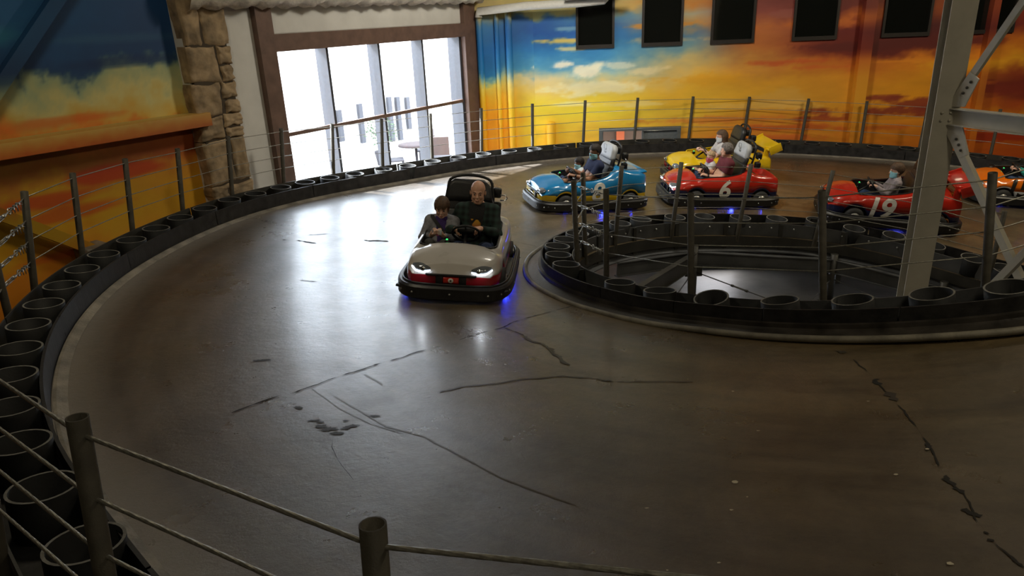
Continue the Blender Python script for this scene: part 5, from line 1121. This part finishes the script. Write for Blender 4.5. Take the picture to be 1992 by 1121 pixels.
def hand(sd, wrist, d, pn, s=1.0, curl=1.0, side=1):
    # d: toward the knuckles, pn: palm normal (fingers curl toward it)
    d, pn = unit(d), unit(pn); pn = unit(pn - d * (pn @ d)); w = np.cross(d, pn) * side
    kn = wrist + d * .085 * s
    sd.cap(wrist, wrist + d * .03 * s, .024 * s, .026 * s, .02)
    for j, o_ in enumerate((-.027, -.009, .009, .027)): sd.cap(wrist + d * .02 * s + w * o_ * .6 * s, kn + w * o_ * s, .016 * s, .0125 * s, .012)
    for j, (o_, L) in enumerate(((-.029, .036), (-.010, .042), (.010, .040), (.028, .031))):
        a = kn + w * o_ * s; a1 = a + (d * math.cos(.9 * curl) + pn * math.sin(.9 * curl)) * L * s; a2 = a1 + (d * math.cos(1.9 * curl) + pn * math.sin(1.9 * curl)) * L * .75 * s; a3 = a2 + (d * math.cos(2.6 * curl) + pn * math.sin(2.6 * curl)) * L * .5 * s
        sd.cap(a, a1, .0095 * s, .0088 * s, .004); sd.cap(a1, a2, .0088 * s, .008 * s, .004); sd.cap(a2, a3, .008 * s, .007 * s, .003)
    t0 = wrist + d * .025 * s - w * .024 * s; t1 = t0 + (d * .6 - w * .6 + pn * .5) * .035 * s; t2 = t1 + (d * .7 + pn * .75 + w * .1) * .032 * s
    sd.cap(t0, t1, .013 * s, .0105 * s, .010); sd.cap(t1, t2, .0105 * s, .0085 * s, .004)
def person(M4, seat, label, J, sc=1.0, hs=1.0, yaw=0., pitch=0., roll=0., skin='skin', shirt='navy', sleeve='short', pants='denim', shorts=False, hair='short', hcol='hair_dark', mask=None, h=.009, hands=((0, 0), (0, 0)), smile=False, girth=1.0, shoe='black'):
    seat = np.array(seat, float); Me = M4 @ Matrix.Translation(V(seat)); P_ = empty('person', label=label, cat='person', mtx=Me)
    J = {k: np.array(v, float) - seat for k, v in J.items()}
    sd = SDF(); pel, ch, nk, hd = J['pelvis'], J['chest'], J['neck'], J['head']; g = girth * sc
    tors = unit(nk - pel)
    # torso
    sd.cap(pel + (0, -.07 * g, 0), pel + (0, .07 * g, 0), .105 * g, k=.03); sd.cap(pel, (pel + ch) / 2, .125 * g, .12 * g, .04); sd.ell((pel + ch) / 2 + np.array([.02, 0, 0]) * g, (.115 * g, .15 * g, .15 * sc), k=.04)
    sd.ell(ch, (.105 * g, .165 * g, .17 * sc), k=.04); sh = [J['shL'], J['shR']]
    sd.cap(sh[0], sh[1], .055 * sc, k=.05); sd.cap(sh[0] * .75 + nk * .25, nk, .045 * sc, .05 * sc, .04); sd.cap(sh[1] * .75 + nk * .25, nk, .045 * sc, .05 * sc, .04)
    ntors = len(sd.p)
    for s_ in ('L', 'R'):
        S0, E, Wr = J['sh' + s_], J['el' + s_], J['wr' + s_]; sd.cap(S0, E, .050 * sc, .038 * sc, .03); sd.cap(E, E + (Wr - E) * .35, .038 * sc, .040 * sc, .02); sd.cap(E + (Wr - E) * .35, Wr, .040 * sc, .025 * sc, .02)
    narm = len(sd.p)
    for s_ in ('L', 'R'):
        Hp = pel + np.array([.02, (.095 if s_ == 'L' else -.095) * g, -.01]); K_, An = J['kn' + s_], J['an' + s_]
        sd.cap(Hp, K_, .092 * sc, .058 * sc, .03); sd.cap(K_, K_ + (An - K_) * .3, .056 * sc, .056 * sc, .02); sd.cap(K_ + (An - K_) * .3, An, .056 * sc, .038 * sc, .02)
    nleg = len(sd.p)
    for s_, (dd, pn) in zip(('L', 'R'), hands):
        E, Wr = J['el' + s_], J['wr' + s_]; hand(sd, Wr, dd if np.ndim(dd) else unit(Wr - E), pn if np.ndim(pn) else (0, 0, -1), sc * (1.0 if sc > .8 else 1.1), 1.0, 1 if s_ == 'L' else -1)
    for s_ in ('L', 'R'): An = J['an' + s_]; sd.cap(An, An + np.array([.06, 0, -.03]) * sc, .036 * sc, .036 * sc, .02); sd.cap(An + np.array([.06, 0, -.03]) * sc, An + np.array([.16, 0, -.02]) * sc, .036 * sc, .03 * sc, .02)
    nhand = len(sd.p)
    # head frame
    cy_, sy_, cp, sp, c3, s3 = math.cos(yaw), math.sin(yaw), math.cos(pitch), math.sin(pitch), math.cos(roll), math.sin(roll)
    fwd_ = np.array([cy_ * cp, sy_ * cp, -sp]); lf = np.array([-sy_, cy_, 0]); upv = np.cross(fwd_, lf); lf2 = lf * c3 + upv * s3; upv = np.cross(fwd_, lf2); lf = lf2
    A = np.array([fwd_, lf, upv]); q = lambda x, y, z: hd + (fwd_ * x + lf * y + upv * z) * hs
    nh0 = len(sd.p)
    sd.ell(q(-.012, 0, .030), np.array([.096, .076, .088]) * hs, A, .02); sd.ell(q(.020, 0, -.030), np.array([.066, .062, .085]) * hs, A, .02); sd.ell(q(.050, 0, -.098), np.array([.030, .034, .022]) * hs, A, .025)
    sd.cap(q(.028, -.045, -.07), q(.028, .045, -.07), .018 * hs, k=.03)
    nh1 = len(sd.p)
    sd.cap(q(.084, 0, .004), q(.104, 0, -.032), .008 * hs, .0125 * hs, .010); sd.cap(q(.094, -.010, -.036), q(.094, .010, -.036), .0085 * hs, k=.006)
    sd.cap(q(.080, -.034, .014), q(.080, .034, .014), .010 * hs, k=.012)
    for s_ in (-1, 1):
        sd.ell(q(.060, s_ * .036, -.034), np.array([.022, .020, .022]) * hs, A, .015); sd.ell(q(.101, s_ * .031, -.004), np.array([.016, .018, .011]) * hs, A, .010, sub=True)
        sd.ell(q(-.004, s_ * .078, -.008), np.array([.018, .010, .031]) * hs, A, .008)
    sd.cap(q(.086, -.016, -.062), q(.086, .016, -.062), .0075 * hs, k=.006); sd.cap(q(.085, -.013, -.073), q(.085, .013, -.073), .0078 * hs, k=.006)
    sd.cap(q(-.018, 0, -.06), nk, .050 * (hs * .5 + sc * .5), .054 * sc, .03)
    ids = {id(x): i for i, x in enumerate(sd.p)}
    body = sdf_obj('body', sd, h, skin, P_)
    # eyes, brows, mouth
    for s_ in (-1, 1):
        m_ = MB(); m_.lathe([(.001, -.010), (.008, -.005), (.0105, 0), (.0085, .005), (.004, .0085), (.001, .009)], q(.0800, s_ * .031, -.004), fwd_, 10); ey = m_.build('eye', 'eye', P_)
        m_ = MB(); m_.lathe([(.0068, .0060), (.006, .0092), (.001, .0105)], q(.0800, s_ * .031, -.004), fwd_, 10); m_.build('iris', 'iris', ey)
        m_ = MB(); m_.tube([q(.088, s_ * .015, .014), q(.0895, s_ * .030, .021), q(.078, s_ * .047, .015)], [.003, .0042, .002], 5); m_.build('eyebrow', hcol, P_)
    if not mask:
        m_ = MB(); m_.tube([q(.083, -.024, -.064 + (.004 if smile else 0)), q(.0945, -.010, -.068), q(.0955, 0, -.069), q(.0945, .010, -.068), q(.083, .024, -.064 + (.004 if smile else 0))], [.002, .0035, .004, .0035, .002], 6); mo = m_.build('mouth', 'lip', P_)
        if smile: m_ = MB(); m_.tube([q(.0925, -.014, -.0665), q(.0975, 0, -.068), q(.0925, .014, -.0665)], [.001, .0022, .001], 5); m_.build('teeth', 'teeth', mo)
    def loc(gd): d_ = gd - hd; return d_ @ fwd_ / hs, d_ @ lf / hs, d_ @ upv / hs
    if mask:
        def cm(gd): x, y, z = loc(gd); return np.maximum.reduce([z - (-.012 + .0 * x) - .012 * np.cos(y * 30), -.108 - z, .012 - x]) * hs
        sdf_obj('face_mask', sd, .0055, mask, P_, off=.013, clip=cm, filt=lambda x: nh0 <= ids[id(x)] < nh1)
        for s_ in (-1, 1): m_ = MB(); m_.tube([q(.030, s_ * .064, -.020), q(.0, s_ * .082, -.005)], .0018, 5); m_.build('ear_loop', mask, P_)
    if hair:
        hl = {'short': (.052, -.055, .014), 'kid': (.040, -.06, .016), 'long': (.058, -.20, .018), 'bangs': (.030, -.08, .018), 'fringe': (0, 0, .006), 'thin': (.055, -.05, .009)}[hair]
        def chh(gd):
            x, y, z = loc(gd); line = np.where(x > .0, hl[0] - .0, hl[0] - (0 - x) * 2.2 - .02); line = np.where(x > .03, hl[0], np.where(x < -.02, hl[1], hl[1] + (hl[0] - hl[1]) * (x + .02) / .05)); base = line - z
            if hair == 'bangs': line = np.where(x > .035, .022 + .012 * np.cos(y * 90), np.where(x < .0, hl[1], -.02)); base = line - z
            if hair == 'fringe': base = np.maximum.reduce([-.045 - z, z - .030, x - .015, .045 - np.abs(y) - np.maximum(0, -x - .02) * 3])
            return np.maximum(base, -.22 - z) * hs
        hd_s = SDF(); hd_s.p = [x for x in sd.p if nh0 <= ids[id(x)] < nh0 + 2]
        if hair == 'long': hd_s.cap(q(-.05, 0, -.02), q(-.075, 0, -.17), .07 * hs, .035 * hs, .03); hd_s.cap(q(-.02, .06, 0), q(-.03, .065, -.12), .03 * hs, .02 * hs, .02); hd_s.cap(q(-.02, -.06, 0), q(-.03, -.065, -.12), .03 * hs, .02 * hs, .02)
        if hair == 'bangs': hd_s.cap(q(-.06, 0, .02), q(-.10, 0, -.05), .045 * hs, .03 * hs, .03)
        if hair in ('kid', 'short'): hd_s.ell(q(.0, 0, .07), np.array([.075, .06, .052]) * hs, A, .02)
        sdf_obj('hair', hd_s, .006, hcol, P_, off=hl[2] * hs, clip=chh)
    # clothes
    elL, elR, wL, wR = J['elL'], J['elR'], J['wrL'], J['wrR']
    def arm_t(gd, s_):
        S0, E, Wr = J['sh' + s_], J['el' + s_], J['wr' + s_]; return S0, E, Wr
    def csh(gd):
        ht = (gd - nk) @ tors; rad = np.linalg.norm((gd - nk) - ht[..., None] * tors, axis=-1); r = np.minimum(ht + .04, .070 * sc - rad); r = np.maximum(r, (pel - np.array([0, 0, .06]) - gd) @ tors * 1.0); r = np.maximum(r, ht - .035)
        for s_ in ('L', 'R'):
            S0, E, Wr = arm_t(gd, s_); 
            if sleeve == 'short': ax = unit(E - S0); c0 = S0 + (E - S0) * .62; near = np.linalg.norm(gd - (S0 + (E - S0) * .8), axis=-1) < .20 * sc; r = np.where(near & (((gd - c0) @ ax) > -.10), np.maximum(r, (gd - c0) @ ax), r)
        return r
    def fsh(x):
        i = ids[id(x)]
        if i < ntors: return True
        if i < narm: j = (i - ntors) % 3; return True if sleeve in ('long', 'open') else j == 0
        return False
    if sleeve in ('long', 'open'):
        sp_ = SDF(); sp_.p = [x for x in sd.p if fsh(x)]
        for s_ in ('L', 'R'): pass
        top = sdf_obj('shirt', sp_, h, shirt, P_, off=.012, clip=lambda gd: np.maximum.reduce([csh(gd)] + [np.where(np.linalg.norm(gd - J['wr' + s_], axis=-1) < .09, (gd - (J['wr' + s_] - unit(J['wr' + s_] - J['el' + s_]) * .012)) @ unit(J['wr' + s_] - J['el' + s_]), -1) for s_ in ('L', 'R')]))
    else: top = sdf_obj('shirt', sd, h, shirt, P_, off=.013, clip=csh, filt=fsh)
    m_ = MB(); up_ = tors; u = unit(np.cross([0, 1., 0], up_)); m_.tube([nk + up_ * .004 + u * math.cos(a_) * .066 * sc - u * .0 + np.array([0, 1., 0]) * math.sin(a_) * .070 * sc + up_ * (-.022 * math.cos(a_) * sc) for a_ in np.linspace(0, 2 * PI, 20, endpoint=False)], .010 * sc, 6, closed=True); m_.build('collar', shirt, top)
    def fpa(x): i = ids[id(x)]; return i in (0,) or narm <= i < nleg
    def cpa(gd):
        r = np.where(gd[..., 0] < pel[0] + .13, (gd - (pel + tors * .08)) @ tors, -.05)
        for s_ in ('L', 'R'):
            K_, An = J['kn' + s_], J['an' + s_]; ax = unit(An - K_)
            c0 = An - ax * .02 if not shorts else K_ - unit(K_ - pel) * .05; ax = ax if not shorts else unit(K_ - pel)
            near = np.linalg.norm(gd - (c0 + ax * .06), axis=-1) < (.12 if not shorts else .15); r = np.where(near & ((gd - c0) @ ax > -.05), np.maximum(r, (gd - c0) @ ax), r)
            if shorts: r = np.where((gd - c0) @ ax > .05, .1, r)
        return r
    sdf_obj('trousers' if not shorts else 'shorts', sd, h, pants, P_, off=.012, clip=cpa, filt=fpa)
    for s_ in ('L', 'R'):
        An = J['an' + s_]; ss = SDF(); ss.cap(An + np.array([-.02, 0, -.035]) * sc, An + np.array([.15, 0, -.025]) * sc, .042 * sc, .038 * sc, .02); ss.cap(An, An + np.array([.03, 0, -.03]) * sc, .044 * sc, .044 * sc, .02); sdf_obj('shoe', ss, .010, shoe, P_)
    return P_, J, top, q
def Jadult(y, z0=.31, x0=-.02, lean=.22, s=1.0, wl=(.06, .17, .60), wr=(.06, .04, .60), kn=.14, eo=.06, hx=.02):
    d = np.array([-math.sin(lean), 0, math.cos(lean)]); pel = np.array([x0, y, z0]); ch = pel + d * .30 * s; nk = pel + d * .47 * s; hd = nk + np.array([hx + .02, 0, .145]) * s
    shL, shR = pel + d * .42 * s + np.array([0, .175, 0]) * s, pel + d * .42 * s + np.array([0, -.175, 0]) * s
    J = dict(pelvis=pel, chest=ch, neck=nk, head=hd, shL=shL, shR=shR)
    for k, W_, sg in (('L', np.array(wl), 1), ('R', np.array(wr), -1)):
        S0 = J['sh' + k]; mid = (S0 + W_) / 2; L1, L2 = .275 * s, .25 * s; D_ = np.linalg.norm(W_ - S0); D_ = min(D_, L1 + L2 - .01); W_ = S0 + unit(W_ - S0) * D_
        a = (L1 * L1 - L2 * L2 + D_ * D_) / (2 * D_); hh = math.sqrt(max(0, L1 * L1 - a * a)); ax = unit(W_ - S0); dn = np.array([0, sg * eo * 8, -1.]); dn = unit(dn - ax * (dn @ ax)); J['el' + k] = S0 + ax * a + dn * hh; J['wr' + k] = W_
        J['kn' + k] = pel + np.array([.40 * s, sg * kn, .10 * s]); J['an' + k] = np.array([min(.80, x0 + .72 * s), y + sg * .09, .20])
    return J
wheel_c = np.array([.13, .10, .53])
def fits(J, key, p): J[key] = np.array(p, float); return J
hgrip = ((np.array([.7, -.3, .15]), np.array([.3, -.4, -.8])), (np.array([.7, .3, .15]), np.array([.3, .4, -.8])))
# white kart
J1 = Jadult(.13, lean=.12, z0=.31, x0=-.06, s=1.02, wl=(.22, .20, .60), wr=(.22, -.06, .58), eo=.09, kn=.15)
man, Jm, top, qm = person(M0, (.0, .13, .25), 'bald smiling man in dark green plaid shirt driving the white kart', J1, sc=1.0, hs=1.02, yaw=.05, pitch=.12, skin='skin', shirt='plaid', sleeve='open', pants='denim_dark', hair='fringe', hcol='hair_dark', h=.0074, hands=hgrip, smile=True, girth=1.06)
def drape(obj, name, m, cen, w, hgt, shape, parent, n=14, off=.004, d=(-1, 0, 0), src=.5):
    me = obj.data; bv = BVHTree.FromPolygons([v.co for v in me.vertices], [tuple(p.vertices) for p in me.polygons]); mb = MB(); d = unit(d); G_ = {}
    sx = unit(np.cross(d, [0, 0, 1.])); sz = np.array([0, 0, 1.])
    for i in range(n + 1):
        for j in range(n + 1):
            u_, v_ = i / n, j / n
            o_ = np.array(cen) + sx * (u_ - .5) * w + sz * (v_ - .5) * hgt - d * src; h_ = bv.ray_cast(V(o_), V(d))
            if h_[0] is not None: G_[i, j] = np.array(h_[0]) - d * off
    ids_ = {k: i for i, k in enumerate(G_)}; fs = []
    for i in range(n):
        for j in range(n):
            ks = [(i, j), (i + 1, j), (i + 1, j + 1), (i, j + 1)]
            if all(k in G_ for k in ks) and shape((i + .5) / n, (j + .5) / n): fs.append(tuple(ids_[k] for k in ks))
    if not fs: return None
    mb.add(list(G_.values()), fs, 0, True); return mb.build(name, m, parent)
cm_ = Jm['chest']
tee = drape(top, 'tee_panel', 'blacktee', cm_ + np.array([0, 0, .03]), .19, .36, lambda u, v: abs(u - .5) < .30 + .18 * v, man, 18, .005)
drape(top, 'tee_print', 'print', cm_ + np.array([0, .015, -.005]), .11, .09, lambda u, v: v < 1.15 - 1.5 * abs(u - .45), man, 18, .009)
drape(top, 'tee_print', 'print', cm_ + np.array([0, -.045, .035]), .03, .022, lambda u, v: v > abs(u - .5) * 1.6, man, 8, .009)
J2 = Jadult(-.245, s=.77, lean=.06, x0=-.0, z0=.29, wl=(.22, -.19, .50), wr=(.22, -.32, .50), eo=.09, kn=.08)
for k in ('knL', 'knR'): J2[k][2] = .43; J2[k][0] = .32
for k in ('anL', 'anR'): J2[k][:] = (.50, J2[k][1], .20)
girl, Jg, gtop, qg = person(M0, (.02, -.255, .25), 'girl in grey and denim cardigan with bangs, looking down beside the bald driver', J2, sc=.76, hs=.92, yaw=.05, pitch=.30, skin='skin_fair', shirt='grey_knit', sleeve='open', pants='charcoal', hair='bangs', hcol='hair_brown', h=.0068, hands=((np.array([.4, -.5, .3]), np.array([.2, -.3, .9])), (np.array([.4, .5, .3]), np.array([.2, .3, .9]))))
cg = Jg['chest']
drape(gtop, 'vest_front', 'purple', cg + np.array([0, 0, .02]), .13, .26, lambda u, v: abs(u - .5) < .22 + .28 * v, girl, 16, .004)
drape(gtop, 'pink_print', 'pink', cg + np.array([0, -.015, -.02]), .07, .055, lambda u, v: (math.sin(u * 13) + math.cos(v * 11)) > -.7, girl, 14, .008)
drape(gtop, 'seat_belt', 'strap', cg + np.array([0, .0, .03]), .26, .30, lambda u, v: abs((u - .5) + (v - .5) * 1.0) < .10, girl, 26, .010)
m_ = MB(); m_.rbox(Jg['wrL'] + np.array([.06, -.03, .05]), (.010, .04, .06), .004); m_.build('small_toy', 'white_trim', girl)
# blue kart
J3 = Jadult(.18, lean=.20, x0=.02, wl=(.30, .20, .54), wr=(.28, -.02, .60), eo=.03, kn=.13)
man8, J8, t8, _ = person(M8, (.02, .18, .25), 'dark-haired man in navy polo and blue mask driving kart number 8', J3, hs=1.0, yaw=.30, pitch=.12, skin='skin_tan', shirt='navy', sleeve='short', pants='shorts', shorts=True, hair='short', hcol='hair_dark', mask='mask_blue', h=.0085, hands=hgrip, girth=1.12)
m_ = MB(); a_ = unit(J8['wrL'] - J8['elL']); m_.lathe([(.031, -.012), (.033, 0), (.031, .012)], J8['wrL'] - a_ * .02, a_, 14); m_.build('wristwatch', 'watch', man8)
J4 = Jadult(-.24, s=.60, lean=.10, x0=.06, z0=.27, wl=(.2, -.16, .50), wr=(.2, -.32, .50), kn=.07)
for k in ('knL', 'knR'): J4[k][2] = .38; J4[k][0] = .34
for k in ('anL', 'anR'): J4[k][:] = (.48, J4[k][1], .22)
person(M8, (.08, -.24, .25), 'small child mostly hidden behind the man in kart number 8', J4, sc=.60, hs=.80, yaw=.2, pitch=.1, skin='skin_tan', shirt='mask_white', pants='denim', hair='kid', hcol='hair_dark', mask='mask_blue', h=.010)
# red kart 6
J5 = Jadult(.17, lean=.16, x0=.04, wl=(.28, .18, .48), wr=(.30, .02, .54), eo=.02, kn=.12)
man6, J6, t6, _ = person(M6, (.04, .17, .25), 'grey-haired man in maroon polo driving red kart number 6, face turned away', J5, hs=1.0, yaw=-.75, pitch=.05, skin='skin', shirt='maroon', sleeve='short', pants='denim_dark', hair='short', hcol='hair_grey', h=.0085, hands=hgrip, girth=1.18)
m_ = MB(); a_ = unit(J6['wrL'] - J6['elL']); m_.lathe([(.031, -.012), (.033, 0), (.031, .012)], J6['wrL'] - a_ * .02, a_, 14); m_.build('wristwatch', 'watch', man6)
drape(t6, 'sleeve_badge', 'decal_white', J6['shL'] + np.array([.0, .0, -.03]), .035, .022, lambda u, v: True, man6, 5, .004, d=(0, -1, 0))
J7 = Jadult(-.19, s=.66, lean=.06, x0=.12, z0=.31, wl=(.34, -.12, .49), wr=(.34, -.27, .49), kn=.07)
for k in ('knL', 'knR'): J7[k][2] = .42; J7[k][0] = .38
for k in ('anL', 'anR'): J7[k][:] = (.52, J7[k][1], .24)
person(M6, (.12, -.19, .25), 'fair-haired toddler in pink mask and pale top in red kart number 6', J7, sc=.60, hs=.82, yaw=.55, pitch=.1, skin='skin_fair', shirt='pale', pants='denim', hair='thin', hcol='hair_blond', mask='mask_pink', h=.010)
# yellow kart
J9 = Jadult(.14, lean=.14, x0=.06, z0=.28, wl=(.34, .16, .60), wr=(.34, -.02, .60), eo=.04, kn=.11, s=.95)
person(MY, (.06, .14, .24), 'woman with long brown hair and pale mask driving the yellow kart', J9, sc=.92, hs=.97, yaw=.0, pitch=.12, skin='skin_fair', shirt='pale', pants='denim', hair='long', hcol='hair_brown', mask='mask_white', h=.010, hands=hgrip)
# red kart 19
J10 = Jadult(.06, s=.80, lean=.18, wl=(.26, .17, .56), wr=(.26, -.04, .56), x0=.04, eo=.02, kn=.09)
for k in ('knL', 'knR'): J10[k][2] = .38
person(M19, (.04, .06, .24), 'brown-haired boy in blue mask and grey top driving red kart number 19', J10, sc=.74, hs=.94, yaw=.15, pitch=.08, skin='skin_fair', shirt='mauve', sleeve='open', pants='denim', hair='kid', hcol='hair_brown', mask='mask_blue', h=.009, hands=hgrip)
# orange kart
J11 = Jadult(.08, s=.85, lean=.18, wl=(.30, .17, .58), wr=(.28, -.04, .57), x0=.04, eo=.02, kn=.09)
person(M15, (.04, .08, .24), 'person in teal long sleeves driving the orange kart at the right edge', J11, sc=.80, hs=.95, skin='skin_fair', shirt='teal', sleeve='open', pants='denim', hair='short', hcol='hair_brown', mask='mask_blue', h=.010, hands=hgrip)
